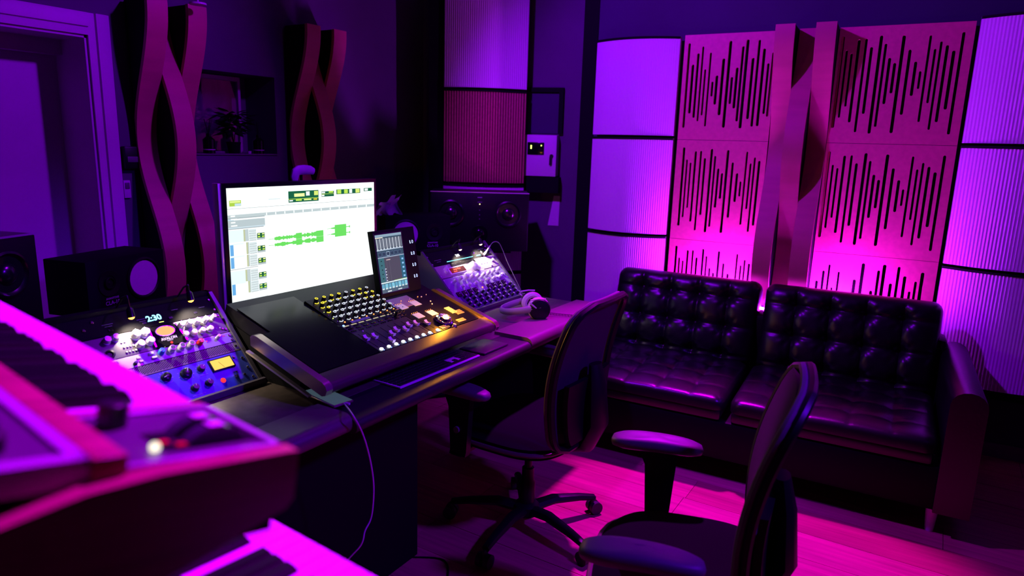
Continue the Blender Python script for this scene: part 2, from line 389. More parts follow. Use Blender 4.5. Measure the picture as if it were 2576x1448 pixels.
# front-right column, facing the camera, bearing 34 deg at 4.45 m
def polar(b,d,z=0): return Vector((d*math.cos(R(b)),d*math.sin(R(b)),z))
cl=polar(37.45,4.62); cr=polar(30.78,4.62); cw=(cr-cl).length; cang=math.atan2((cr-cl).y,(cr-cl).x)
CROT=(R(90),0,cang)
for i,(zt,zb,m,lab) in enumerate([(2.56,1.845,FAB,'tall white ribbed curved panel, top of the corner column'),(1.845,1.239,None,'brown slatted wood curved panel on the corner column above the loudspeaker'),(1.239,.65,FAB,'white ribbed curved panel on the corner column partly behind the loudspeaker'),(.65,.1,FAB,'lowest white ribbed curved panel of the corner column')]):
    t=thing('curved_diffuser',lab,'acoustic panel',cl+Vector((0,0,zt)),CROT,'curved panels of the corner column')
    if m: obj('ribbed_face',curved_panel(cw,zt-zb-.012,.05,40),m,t,smooth=0)
    else:
        mb=MB(); n=32
        for j in range(n):
            u=(j+.5)/n; x=cw*u; z=.05*(1-(2*u-1)**2); hw=cw/n*.36
            mb.box(x-hw,x+hw,-(zt-zb-.014),0,z-.012,z)
        o=obj('slats',mb,SLAT,t,smooth=0); o['kind']='stuff'
        obj('slat_backing',curved_panel(cw,zt-zb-.014,.035,8,.0),BLM,t,smooth=0)
    obj('tray_edge',shelf(cw,.052,0),BLM,t)
t=thing('corner_post','black square post behind the curved corner column','post',(cl.x,cl.y,0),(0,0,cang))
obj('post_body',MB().box(-.10,-.005,.02,.11,0,2.5),BLM,t)
t=thing('column_plinth','black plinth under the curved corner column','plinth',(cl.x,cl.y,0),(0,0,cang))
obj('plinth_body',MB().box(0,cw,-.03,.12,0,.1),BLM,t)
# control cabinet, frame and paper on the corner wall
def cw_pt(px,py):
    n=Vector((1.3,.42,0)).normalized(); return on_plane(px,py,(4.28,1.9,0),n)
CANG=math.atan2(-1.3,.42)
pA=cw_pt(1325,440); pB=cw_pt(1408,341); wcab=(Vector((pB.x,pB.y,0))-Vector((pA.x,pA.y,0))).length; hcab=pB.z-pA.z
off=Vector((-1.3,-.42,0)).normalized()
t=thing('control_cabinet','small pale metal wall cabinet with a little lit display and a hanging key','wall cabinet',pA+off*.001,(0,0,CANG))
obj('cabinet_body',MB().box(0,wcab,-.10,0,0,hcab,b=.004),WHT,t)
obj('display_window',MB().box(.1*wcab,.62*wcab,-.106,-.1,.52*hcab,.82*hcab,b=.002),BLG,t)
obj('status_light',MB().box(.20*wcab,.24*wcab,-.108,-.106,.66*hcab,.75*hcab).box(.52*wcab,.55*wcab,-.108,-.106,.73*hcab,.76*hcab),em('green_yellow_led',(.7,1,.15),3),t)
ky=obj('lock',MB().cyl((.86*wcab,-.1,.50*hcab),(.86*wcab,-.112,.50*hcab),.012),BLK,t)
obj('key',MB().box(.80*wcab,.88*wcab,-.114,-.112,.28*hcab,.48*hcab),BLK,ky)
t=thing('cable_tray','black box shelf fixed beneath the small pale wall cabinet','shelf',pA+off*.001-Vector((0,0,.05)),(0,0,CANG))
obj('shelf_box',MB().box(-.0,wcab+.02,-.09,0,-.06,.045),BLM,t)
pC=cw_pt(1325,338); pD=cw_pt(1412,225)
t=thing('wall_frame','black rectangular frame on the wall above the pale cabinet','frame',Vector((pC.x,pC.y,pC.z+.01))+off*.001,(0,0,CANG))
fh=pD.z-pC.z; mb=MB(); mb.box(0,wcab+.03,-.03,0,fh-.03,fh).box(wcab,wcab+.03,-.03,0,0,fh-.03)
obj('frame_bar',mb,BLM,t); obj('frame_panel',MB().box(0,wcab,-.008,0,0,fh-.03),PAINTR,t)
pE=cw_pt(1378,566)
t=thing('paper_sheet','pale sheet of paper hanging on the dark wall below the cabinet','paper',pE+off*.004,(0,0,CANG))
obj('sheet',MB().prism([(0,0),(.075,0),(.078,.205),(.035,.205)],-.002,0,'y'),PURP,t)
# thermostat and switch on the front wall
t=thing('thermostat','dark wall thermostat box between the door frame and the twisted ribbons','thermostat',(1.738,YF,1.345))
obj('case',MB().box(-.006,.075,-.035,0,0,.1,b=.006),BLK,t); obj('front_panel',MB().box(.004,.062,-.038,-.035,.03,.055,b=.001),GRY,t)
t=thing('light_switch','small pale double wall switch right of the door frame below the thermostat','switch',(1.728,YF,1.213))
obj('plate',MB().box(0,.032,-.012,0,0,.08,b=.003),WHT,t); obj('rocker',MB().box(.006,.026,-.016,-.012,.042,.07,b=.002),GRY,t)
# pendant at the top left
t=thing('pendant_fitting','small pale disc fitting on a thin rod hanging at the top beside the tall ribbons','ceiling fitting',(1.98,2.88,2.065))
obj('disc',MB().lathe([(.003,.012),(.035,.008),(.036,0),(.003,-.004)],24),WHT,t)
obj('rod',MB().cyl((0,0,.01),(0,0,H-2.065),.004),WHT,t)
# ------------------------------------------------------------------ objects in the niche
def lathe_thing(name,label,cat,loc,parts,group=None,rot=(0,0,0)):
    t=thing(name,label,cat,loc,rot,group)
    for nm,prof,m in parts: obj(nm,MB().lathe(prof,20),m,t)
    return t
zs=NZ0+.006
t=thing('potted_plant','bushy dark plant in a tapered black pot in the middle of the wall niche','plant',(2.375,YF+.07,zs))
obj('pot',MB().lathe([(.026,0),(.036,.055),(.038,.06),(.033,.06),(.030,.05)],20),BLM,t)
st=MB()
for k in range(5): a=k*1.26; st.tube([(0,0,.05),(.01*math.cos(a),.01*math.sin(a),.10),(.04*math.cos(a),.03*math.sin(a),.15)],.0022,6)
obj('stem',st,LEAF,t)
for k in range(90):
    a=random.uniform(0,6.28); rr=random.uniform(.02,.13); h=.105+random.uniform(0,.11)
    if k>83: a=random.uniform(-.3,.3); rr=.13; h=.165
    cx,cy=rr*math.cos(a),rr*.5*math.sin(a)
    L=random.uniform(.055,.085); d=Vector((math.cos(a),.5*math.sin(a),random.uniform(-.5,.3))).normalized(); s_=d.cross(Vector((0,0,1))).normalized()
    c=Vector((cx*.6,cy*.6,h)); pts=[c,c+d*L*.4+s_*L*.28,c+d*L,c+d*L*.4-s_*L*.28,c+d*L*.45+Vector((0,0,.006))]
    obj('leaf',MB().add(pts,[(0,1,4),(1,2,4),(2,3,4),(3,0,4)]),LEAF,t,smooth=0)
for xx,nm in ((2.20,'left end of the wall niche'),(2.50,'right end of the wall niche')):
    lathe_thing('reed_diffuser','squat dark glass bottle with reeds at the %s'%nm,'bottle',(xx,YF+.03,zs),[('bottle_body',[(.028,0),(.029,.07),(.012,.085),(.011,.10)],BLG),('label_band',[(.0295,.018),(.0295,.022)],mat('pale_label',(.6,.6,.6),.5))],'dark bottles in the niche')
    t=bpy.data.objects[[o.name for o in bpy.data.objects if o.name.startswith('reed_diffuser')][-1]]
    mb=MB()
    for q in range(5): mb.cyl((0,0,.09),(random.uniform(-.03,.03),random.uniform(-.01,.01),.17),.001,n=5)
    obj('reeds',mb,BLM,t)
lathe_thing('tealight','small pale candle cup right of the plant pot in the niche','candle',(2.44,YF+.03,zs),[('cup',[(.009,0),(.011,.014),(.009,.014)],WHT)])
t=thing('niche_block','low pale block left of the plant pot in the niche','block',(2.24,YF+.035,zs)); obj('block_body',MB().box(0,.055,0,.02,0,.012,b=.002),GRY,t)
# ------------------------------------------------------------------ shared little meshes
MESHES={}
def shared(name,key,build,ms,parent,loc,rot=(0,0,0),scale=None,smooth=40):
    if key not in MESHES:
        o=obj(name,build(),ms,parent,loc,rot,smooth); MESHES[key]=o.data
    else:
        o=bpy.data.objects.new(name,MESHES[key]); C.objects.link(o); o.parent=parent; o.location=loc; o.rotation_euler=rot
    if scale: o.scale=scale
    return o
def knob(parent,x,y,r,h,m,z=0,ang=0,cap=None,name='knob',ptr=PRINT):
    if m is KNW: r*=1.12
    key=('knob',round(r,4),round(h,4),m.name,cap.name if cap else '')
    def b():
        mb=MB(); n=16
        mb.lathe([(r*1.12,0),(r*1.12,h*.12),(r,h*.16),(r*.92,h*.93),(r*.82,h)],n,0)
        mb.box(-r*.08,r*.08,r*.2,r*.95,h*.99,h*1.04,1)
        if cap: mb.lathe([(r*.74,h),(r*.7,h*1.05)],n,2)
        return mb
    return shared(name,key,b,[m,ptr]+([cap] if cap else []),parent,(x,y,z),(0,0,ang))
def screw(parent,x,y,z=.0): return shared('screw','screw',lambda:MB().lathe([(.0048,0),(.0048,.002),(.003,.0035)],10),CHR,parent,(x,y,z))
def led(parent,x,y,m,r=.003,z=0,name='led'): return shared(name,('led',m.name,r),lambda:MB().lathe([(r,0),(r,.0015),(r*.6,.003)],10),m,parent,(x,y,z))
def btn(parent,x,y,w,h,d,m,z=0,name='button'): return shared(name,('btn',w,h,d,m.name),lambda:MB().box(-w/2,w/2,-h/2,h/2,0,d,b=min(w,h,d)*.2,seg=1),m,parent,(x,y,z))
# ------------------------------------------------------------------ desk
desk=thing('studio_desk','wide dark studio desk with rounded leatherette front edge carrying the console and racks','desk',(.78,1.30,0))
mb=MB().box(0,2.16,.10,.82,.725,.760,b=.004); obj('desktop',mb,DSK,desk)
def padbar(x0,x1,y0,y1,z0,z1,n=10):
    # rolled edge: half-round profile extruded in x
    pr=[(y1,z0),(y1,z1)]
    for i in range(n+1):
        a=math.pi/2+math.pi*i/n; pr.append((y0+(z1-z0)/2+(z1-z0)/2*math.cos(a),(z0+z1)/2+(z1-z0)/2*math.sin(a)))
    return MB().prism(pr,x0,x1,'x')
obj('front_pad',padbar(0,.485,-.03,.105,.715,.772),PAD,desk,label='brown leatherette roll left of the console')
obj('front_pad',padbar(1.43,2.16,-.045,.13,.715,.772),PAD,desk,label='brown leatherette roll right of the keyboard')
obj('front_strip',padbar(.485,1.43,-.045,.105,.715,.758),mat('black_strip',(.02,.018,.02),.5,spec=.4),desk,label='black front strip below the keyboard')
obj('side_panel',MB().box(.02,.05,.15,.78,0,.725),BLM,desk); obj('side_panel',MB().box(2.08,2.11,.30,.78,0,.725),BLM,desk)
obj('modesty_panel',MB().box(.05,1.0,.17,.20,0,.725),BLM,desk); obj('rear_panel',MB().box(.05,1.6,.77,.80,.1,.725),BLM,desk)
obj('under_cabinet',MB().box(.1,.95,.22,.75,.03,.60),BLM,desk)
# ------------------------------------------------------------------ rack frames + units
RY0,RZ0=1.695,.768
def rack_frame(label,x0,w,a,L):
    t=thing('rack_frame',label,'rack',(x0,RY0,RZ0))
    ca,sa=math.cos(R(a)),math.sin(R(a)); y1,z1=L*ca,L*sa
    for nm,xa,xb in (('side_panel',-.013,-.001),('side_panel',w+.001,w+.013)):
        obj(nm,MB().prism([(-.012,-.006),(y1-.004,z1+.008),(y1+.03,z1+.008),(y1+.14,-.006)],xa,xb,'x'),mat('violet_grey_metal',(.10,.09,.12),.4,.3),t)
    obj('lower_lip',MB().box(-.013,w+.013,-.016,-.004,-.006,.012),mat('violet_grey_metal'),t)
    obj('top_board',MB().box(-.013,w+.013,y1+.0,y1+.03,z1-.01,z1+.008),BLM,t)
    obj('rear_board',MB().box(0,w,y1+.11,y1+.13,-.006,.08),BLM,t)
    return t
def unit(name,label,cat,x0,a,v0,v1,m,w=.483,depth=.05,group=None):
    ca,sa=math.cos(R(a)),math.sin(R(a))
    t=thing(name,label,cat,(x0,RY0+v0*ca,RZ0+v0*sa),(R(a),0,0),group)
    obj('faceplate',MB().box(0,w,.0008,v1-v0-.0008,-.003,0),m,t,smooth=0)
    obj('chassis',MB().box(.012,w-.012,max(.003,.052-v0),v1-v0-.003,-depth*min(1,(v0+.02)/.06),-.0032),BLM,t,smooth=0)
    return t
LX=.814; LA=46
rack_frame('black sloping rack frame on the left of the desk, behind the white keys',LX,.483,LA,.335)
ub=unit('tube_compressor','blue rack compressor with lit yellow meter, lowest unit of the left rack','audio rack unit',LX,LA,.006,.118,BLUEF)
for x,y,r in ((.227,.090,.0125),(.284,.084,.015),(.333,.087,.010),(.286,.034,.010),(.332,.036,.010)):
    knob(ub,x,y,r,.014,KNB,ang=random.uniform(-2,2))
    tk=MB()
    for q in range(9):
        aa=R(-135+q*33.7); tk.box(-.0004,.0004,r*1.35,r*1.6,0,.0004,T=T((x,y,.0))@RZ(math.degrees(aa)))
    obj('scale_marks',tk,PRINT,ub,smooth=0)
for x,y in ((.17,.09),(.17,.035),(.12,.06)): knob(ub,x,y,.010,.014,KNB)
mt=obj('meter_frame',MB().box(.362,.437,.064,.104,0,.005,b=.001),BLK,ub)
obj('meter_face',MB().box(.366,.433,.068,.100,.005,.0056),em('meter_yellow',(1,.62,.10),1.25),mt)
obj('needle',MB().box(-.0004,.0004,0,.024,.0057,.0060,T=T((.40,.07,0))@RZ(25)),BLM,mt)
led(ub,.377,.032,em('red_lamp',(1,.03,.03),1.6),.008,name='red_button')
obj('toggle',MB().cyl((.422,.034,0),(.418,.040,.016),.003,.0025).cyl((.422,.034,0),(.422,.034,.003),.006),CHR,ub)
for x,y in ((.010,.015),(.010,.095),(.472,.015),(.472,.05),(.472,.085),(.45,.03),(.447,.095)): screw(ub,x,y)
mb=MB(); mb.box(.27,.31,.012,.0128,0,.0005).box(.275,.30,.008,.0086,0,.0005).box(.215,.24,.073,.0736,0,.0005).box(.318,.345,.066,.0666,0,.0005); obj('printing',mb,PRINT,ub,smooth=0)
uv_=unit('vent_panel','perforated vent panel just above the blue compressor','audio rack unit',LX,LA,.119,.150,PERF)
mb=MB()
for i in range(96):
    for j in range(5): x=.02+i*.00465; y=.0045+j*.005+(i%2)*.0022; mb.box(x,x+.0026,y,y+.0028,0,.0005)
o=obj('holes',mb,BLM,uv_,smooth=0); o['kind']='stuff'
screw(uv_,.474,.016); screw(uv_,.009,.016)
u1=unit('preamp_unit','slim pale left-rack unit with a blue knob in a row of grey knobs','audio rack unit',LX,LA,.151,.188,SIL)
obj('dark_section',MB().box(.19,.483,.001,.035,0,.0004),mat('violet_plate',(.20,.17,.30),.4,.3),u1,smooth=0)
for x,m,cap in ((.250,BLUEK,None),(.281,KNW,GRY),(.311,KNW,GRY),(.341,KNW,GRY),(.371,REDP,None),(.432,KNW,None)):
    knob(u1,x,.024 if x<.43 else .026,.0085 if x<.43 else .005,.017,m,cap=cap,ang=random.uniform(-2,2))
for x,y in ((.185,.024),(.188,.012)): btn(u1,x,y,.010,.006,.004,mat('pink_button',(.75,.45,.6),.4))
for x,y in ((.222,.027),(.226,.013)): btn(u1,x,y,.014,.007,.006,PRINT)
knob(u1,.17,.010,.005,.010,KNB); knob(u1,.12,.02,.007,.012,KNB); led(u1,.395,.024,em('red_lamp'),.0015); screw(u1,.474,.025); screw(u1,.474,.008); screw(u1,.009,.018)
obj('printing',MB().text('ooo',.006,T((.455,.028,.0005)),0),REDP,u1,smooth=0)
u2=unit('channel_strip','black rack channel strip with amber round meter and two groups of silver knobs','audio rack unit',LX,LA,.189,.262,mat('dark_steel_plate',(.075,.07,.07),.38,.4))
for x,y in ((.13,.058),(.154,.060)): knob(u2,x,y,.009,.016,KNW,ang=1)
for x in (.207,.233): knob(u2,x,.055,.0115,.020,KNW)
for x,y in ((.206,.022),(.236,.026)): knob(u2,x,y,.010,.018,KNW)
for x in (.343,.369,.396,.423): knob(u2,x,.054,.0085,.020,KNW)
knob(u2,.452,.058,.007,.018,KNW)
for x in (.343,.370,.398,.424): knob(u2,x,.022,.008,.014,KNW)
obj('jack_socket',MB().lathe([(.013,0),(.013,.004),(.008,.005),(.006,.001)],20,T=T((.122,.017,0))),BLS,u2)
mt=obj('meter_housing',MB().prism([(.247,.0),(.335,.0),(.325,.070),(.257,.070)],0,.006,'z'),BLM,u2)
obj('trim_strip',MB().box(-.0022,.0022,0,.062,0,.007,T=T((.243,.004,0))@RZ(-7)).box(-.0022,.0022,0,.062,0,.007,T=T((.339,.004,0))@RZ(7)),CHR,u2)
vs=[(.291+.028*math.cos(a*.2618),.048+.0165*math.sin(a*.2618)) for a in range(24)]
obj('meter_face',MB().prism(vs,.006,.0066,'z'),em('meter_amber',(1,.42,.14),1.3),mt)
obj('rim',MB().tube([(a,b,.0066) for a,b in vs],.0012,6,closed=True),CHR,mt)
obj('lettering',MB().text('AVALON',.012,T((.291,.0225,.0062)),0,.0004,bold=.0003).text('DESIGN',.005,T((.291,.0155,.0062)),0,.0002),PRINT,mt,smooth=0)
led(u2,.291,.007,em('red_lamp'),.0035,.006)
for x in (.445,.458): led(u2,x,.02,PRINT,.0025)
for i in range(10): btn(u2,.262-.0+0*i if 0 else .165+.0085*(i%4),.012+.016*(i//4),.005,.004,.003,PRINT)
for x,y in ((.009,.01),(.009,.062),(.474,.01),(.474,.062),(.464,.014),(.268,.004),(.316,.004)): screw(u2,x,y)
u3=unit('clock_panel','black top panel of the left rack with glowing blue-white digits','audio rack unit',LX,LA,.263,.330,BLM)
obj('digits',MB().text('2:30',.026,T((.284,.026,.0006)),0,.0003,bold=.0006),em('blue_digits',(.25,.75,1),3),u3,smooth=0)
obj('underline',MB().box(.292,.306,.008,.0095,0,.0006),em('green_yellow_led'),u3,smooth=0)
mb=MB()
for x,y,w_ in ((.14,.035,.03),(.145,.028,.02),(.235,.03,.025),(.24,.023,.018),(.345,.04,.02),(.43,.03,.02)): mb.box(x,x+w_,y,y+.0009,0,.0004)
obj('printing',mb,PRINTD,u3,smooth=0)
for x,y in ((.009,.012),(.009,.05),(.474,.012),(.474,.05),(.12,.05),(.09,.03)): screw(u3,x,y)
for x in (.155,.25,.33,.41): btn(u3,x,.015,.012,.007,.003,BLK)
# right rack
RX0=2.382; RA=45
rack_frame('black sloping rack frame on the right of the desk, behind the headphones',RX0,.483,RA,.345)
SILV=mat('lavender_faceplate',(.36,.34,.44),.4,.35)
m1=unit('knob_mixer','silver rack mixer with rows of black and silver knobs, lowest unit of the right rack','audio rack unit',RX0,RA,.004,.192,SILV,depth=.045)
for i in range(8):
    x=.043+.0425*i if i<4 else .285+.0425*(i-4)
    btn(m1,x,.094,.030,.024,.006,BLG,name='square_key'); led(m1,x+.004,.097,PRINT,.0018,.006)
for r_ in range(4):
    for i in range(9):
        x=.062+.0478*i+(.008 if r_%2 else 0); y=.074-.0195*r_
        knob(m1,x,y,.0062,.020,KNB,cap=KNW,ang=random.uniform(-2,2))
o=obj('dark_lower_field',MB().box(.038,.478,.003,.082,0,.0004),mat('violet_dark_plate',(.07,.06,.12),.45),m1,smooth=0)
for i in range(9):
    x=.056+.045*i; knob(m1,x,.158+.004*math.sin(i),.0085,.030,KNW,ang=random.uniform(-2,2),name='tall_knob')
for i in range(7): knob(m1,.095+.052*i,.126,.0075,.018,KNW)
for x in (.186,.216): knob(m1,x,.178,.013,.014,KNW)
for x in (.392,.412,.432): btn(m1,x,.133,.017,.011,.006,PRINT)
btn(m1,.452,.140,.017,.012,.006,PRINT)
led(m1,.235,.098,em('orange_led',(1,.25,.05),3),.004)
mb=MB()
for x,y,w_ in ((.085,.184,.04),(.25,.186,.035),(.30,.187,.04),(.44,.172,.03)): mb.box(x,x+w_,y,y+.0035,0,.0005)
obj('label_strips',mb,PRINT,m1,smooth=0)
mb=MB()
for i in range(4): mb.box(.405+.009*i,.4065+.009*i,.15,.185,0,.0006)
obj('slots',mb,BLM,m1,smooth=0)
for y in (.012,.03,.115,.135,.178): screw(m1,.008,y); screw(m1,.475,y)
m2=unit('effects_unit','rack effects unit with a small red text display and a big pale dial','audio rack unit',RX0,RA,.194,.262,mat('warm_grey_plate',(.42,.40,.38),.4,.4))
mt=obj('display_frame',MB().box(.085,.212,.010,.046,0,.004,b=.001),PRINT,m2)
obj('display',MB().box(.092,.205,.014,.042,.004,.0046),em('red_display',(.35,.005,.01),.6),mt,smooth=0)
obj('display_text',MB().text('Large Plate',.012,T((.145,.033,.0048)),0,.0002,bold=.0002).text('Room',.010,T((.125,.021,.0048)),0,.0002),em('red_text',(1,.10,.06),3),mt,smooth=0)
knob(m2,.275,.030,.019,.016,KNW,name='big_dial'); knob(m2,.305,.018,.012,.010,KNW)
for x in (.352,.375,.398): led(m2,x,.034,PRINT,.005,name='round_button')
knob(m2,.447,.036,.006,.014,KNW); btn(m2,.418,.012,.012,.008,.005,PRINT)
for x,y in ((.06,.03),(.066,.044),(.08,.05)): knob(m2,x,y,.007,.012,KNW)
mb=MB()
for i in range(22): mb.box(.125+.009*i,.128+.009*i,.050,.066,0,.004)
obj('fader_slots',mb,BLK,m2,smooth=0)
for y in (.012,.055): screw(m2,.008,y); screw(m2,.475,y)
m3=unit('equalizer_unit','black top unit of the right rack with a row of cyan lights and white digits','audio rack unit',RX0,RA,.263,.340,BLM)
for i in range(24): led(m3,.120+.0088*i,.012,em('cyan_led',(.2,.9,1),2.2 if i%3 else 3.5),.0016)
obj('digits',MB().text('2:01',.018,T((.222,.035,.0006)),0,.0003,bold=.0005),em('white_digits',(.9,.9,1),3),m3,smooth=0)
btn(m3,.375,.012,.035,.005,.003,em('cyan_led'))
knob(m3,.40,.016,.013,.010,KNB)
for x,y in ((.009,.012),(.009,.055),(.474,.012),(.474,.055),(.35,.03),(.455,.035)): screw(m3,x,y)
mb=MB()
for x,y,w_ in ((.04,.03,.05),(.05,.02,.03),(.40,.045,.05)): mb.box(x,x+w_,y,y+.001,0,.0004)
obj('printing',mb,PRINTD,m3,smooth=0)
# little rack lamps on goosenecks
def rack_lamp(label,x0,a,u,v,hgt,tv,col,watt,ecol,lean=0,es=6):
    ca,sa=math.cos(R(a)),math.sin(R(a)); t=thing('gooseneck_lamp',label,'lamp',(x0+u,RY0+v*ca,RZ0+v*sa),(R(a),0,0),'small gooseneck lamps on the racks')
    L=.345-v
    neck=[(lean*.3,L,.0),(lean*.3,L,.05),(lean*.2,L*.8,.075),(lean*.1,.03,hgt+.018),(0,.012,hgt+.006)]
    ps=[]
    for i in range(len(neck)-1):
        for k in range(4): ps.append(Vector(neck[i]).lerp(Vector(neck[i+1]),k/4))
    ps.append(Vector(neck[-1]))
    obj('gooseneck',MB().tube(ps,.0028,8),BLS,t); 
    M_=T((0,.0,hgt))@RX(-62)
    obj('shade',MB().lathe([(.0045,.026),(.009,.02),(.0105,-.004),(.0095,-.004),(.008,.016),(.004,.018)],16,T=M_,cap=False),BLS,t)
    obj('bulb',MB().sphere((0,0,.000),.0095,T=M_,n=10),em('bulb_'+ecol[0],ecol[1],es),t)
    # lamp light just outside the bulb, aimed down the slope
    wl=Vector((x0+u,RY0+v*ca,RZ0+v*sa)); W=lambda x,y,z: Vector((x0+u+x,RY0+v*ca+y*ca-z*sa,RZ0+v*sa+y*sa+z*ca))
    light('SPOT','lamp_light',W(0,-.012,hgt-.004),col,watt,.006,W(.01,-tv,0),130,.7)
WARM=(1,.80,.62); amber=('amber',(1,.42,.05)); pale=('pale',(1,.72,.35))
rack_lamp('small lit gooseneck lamp over the left knob group of the left rack',LX,LA,.200,.285,.045,.05,WARM,2.6,amber)
rack_lamp('small lit gooseneck lamp over the right knob group of the left rack',LX,LA,.385,.300,.050,.06,WARM,2.6,amber)
rack_lamp('small lit gooseneck lamp near the white digits of the right rack',RX0,RA,.205,.305,.045,.06,WARM,3.2,pale)
rack_lamp('small lit gooseneck lamp on the right side of the right rack',RX0,RA,.375,.310,.050,.06,WARM,4.5,pale)
# cable plugged into the right rack
t=thing('patch_cable','thin grey cable plugged into the top of the right rack, arching down to the headphones','cable',(RX0,RY0,RZ0))
ca=math.cos(R(RA))
def RP(u,v,z): return Vector((u,v*ca-z*ca,v*ca+z*ca))
pts=[RP(.415,.272,.02),RP(.43,.285,.055),RP(.445,.29,.075),RP(.462,.275,.085),RP(.478,.24,.07),RP(.488,.18,.045),RP(.498,.10,.02),RP(.505,.03,.0)]
sp=[]
for i in range(len(pts)-1):
    for k in range(5):
        p0=pts[max(i-1,0)];p1=pts[i];p2=pts[i+1];p3=pts[min(i+2,len(pts)-1)];q=k/5
        sp.append(.5*((2*p1)+(p2-p0)*q+(2*p0-5*p1+4*p2-p3)*q*q+(3*p1-p0-3*p2+p3)*q**3))
sp.append(pts[-1])
obj('cord',MB().tube(sp,.0022,7),GRY,t); obj('plug',MB().cyl(RP(.41,.268,.0),pts[0],.006).cyl(pts[0],pts[1],.0045,.003),ALU,t)
# ------------------------------------------------------------------ console
CX,CY,CZ,CA=1.268,1.352,.818,17.5
con=thing('mixing_console','large black sloping mixing console with bronze side rails and wooden wrist rest','mixing console',(CX,CY,CZ),(R(CA),0,0))
CW=.875; CL=.545
CLs=.335
prof=[(.038,-.012),(.040,-.004),(.045,0),(.085,0),(CL,0),(CL,-.05),(.14,-.05),(.07,-.028),(.05,-.026),(.04,-.02)]
obj('body',MB().prism([(min(a,CLs),b-.002) for a,b in prof],.02,CW-.02,'x').prism([(CLs,-.002),(CL,-.002),(CL,-.052),(CLs,-.052)],.055,CW-.02,'x'),BLK,con)
obj('wrist_rest',MB().prism([(.014,-.014),(.018,-.004),(.025,.002),(.036,.0045),(.082,.0045),(.082,-.001),(.04,-.026),(.020,-.024)],.02,CW-.02,'x'),mat('wrist_rest_brown',(.055,.032,.025),.42,bump=(300,.2)),con)
RAIL=mat('bronze_rail',(.55,.43,.34),.24,.85)
rp=[(.016,-.022),(.014,-.006),(.022,.005),(.036,.010),(.325,.010),(.34,.006),(.348,-.004),(.34,-.030),(.028,-.030)]
obj('side_rail',MB().prism(rp,-.004,.020,'x'),RAIL,con); obj('side_rail',MB().prism(rp,CW-.020,CW+.004,'x'),RAIL,con)
obj('lower_rail',MB().prism([(.08,-.060),(.36,-.060),(.36,-.066),(.08,-.066)],.0,.012,'x'),ALU,con)
# foot wedge down to the desk top
def wedge(x0,x1):
    ca,sa=math.cos(R(CA)),math.sin(R(CA)); hh=CZ-.7605
    f=lambda y,z:(y*ca+z*sa, -y*sa+z*ca)    # world (dy,dz) -> local
    pts=[(.17,-.05),(.50,-.05)]; w0=(.20,-hh); w1=(.50,-hh)
    return MB().prism([pts[0],pts[1],f(*w1),f(*w0)],x0,x1,'x')
obj('stand_foot',wedge(.055,.07),BLM,con); obj('stand_foot',wedge(CW-.05,CW-.03),BLM,con); obj('stand_body',wedge(.08,CW-.08),BLM,con)
obj('blank_glass',MB().box(.032,.285,.088,.335,0,.0035).box(.06,.285,.335,.50,0,.0035),GLS,con,label='dark glass blank panel on the left')
fm=obj('fader_module',MB().box(.288,.560,.088,.268,0,.003),mat('module_plate',(.05,.045,.055),.45,.3),con)
# channel strips: faders, keys
CHX=[.302+.0352*i for i in range(8)]+[.592]
fpos=[(1135,560),(1205,545),(1385,575),(1370,520),(1400,487),(1490,480),(1510,445),(1575,430),(1690,422)]
ca,sa=math.cos(R(CA)),math.sin(R(CA))
def cpos(px,py,h=.012):
    P0=Vector((CX,CY,CZ)); n=Vector((0,-sa,ca)); p=on_plane(px,py,P0+n*h,n)-P0
    return p.x, p.y*ca+p.z*sa
FMAG=mat('magenta_fader_cap',(.9,.6,.95),.3)
for i,x in enumerate(CHX):
    obj('fader_slot',MB().box(x-.001,x+.001,.112,.205,.003,.0034),BLM,con,smooth=0)
    q=fpos[i]; u,v=cpos(620+q[0]/3.788,700+q[1]/3.788); v=min(max(v,.115),.20)
    def capb():
        mb=MB(); mb.prism([(-.011,0),(.011,0),(.0115,.011),(.004,.006),(-.004,.006),(-.0115,.011)],-.0065,.0065,'x'); return mb
    shared('fader_cap','fadercap',capb,FMAG,con,(x,v,.0034))
    shared('lit_key','litkey',lambda:MB().lathe([(.0068,0),(.0068,.003),(.005,.0042)],14),em('white_blue_key',(.85,.95,1),4),con,(x,.098,.003),scale=(1,.85,1))
    led(con,x+.004,.090,em('blue_led',(.2,.35,1),3),.0014,.003)
    if i<8:
        shared('channel_screen','chscr',lambda:MB().box(-.012,.012,-.0022,.0022,0,.0008),em('name_strip_yellow',(.95,.85,.35),.9) if 0 else mat('name_strip',(.02,.02,.02),.3,emit=(.9,.82,.45),es=.55),con,(x+.002,.262,.003))
        shared('wide_key','widek',lambda:MB().box(-.011,.011,-.0035,.0035,0,.003,b=.0006,seg=1),BLG,con,(x+.002,.240,.003))
        for k in range(3): shared('round_key','rndk',lambda:MB().lathe([(.0032,0),(.0032,.002)],10),BLG,con,(x-.008+.009*k,.225,.003))
        shared('wide_key','widek2',lambda:MB().box(-.011,.011,-.002,.002,0,.002),BLG,con,(x+.002,.252,.003))
led(con,CHX[1]-.006,.212,PRINT,.003,.003); led(con,.296,.266,em('blue_led'),.004,.004,name='blue_light')
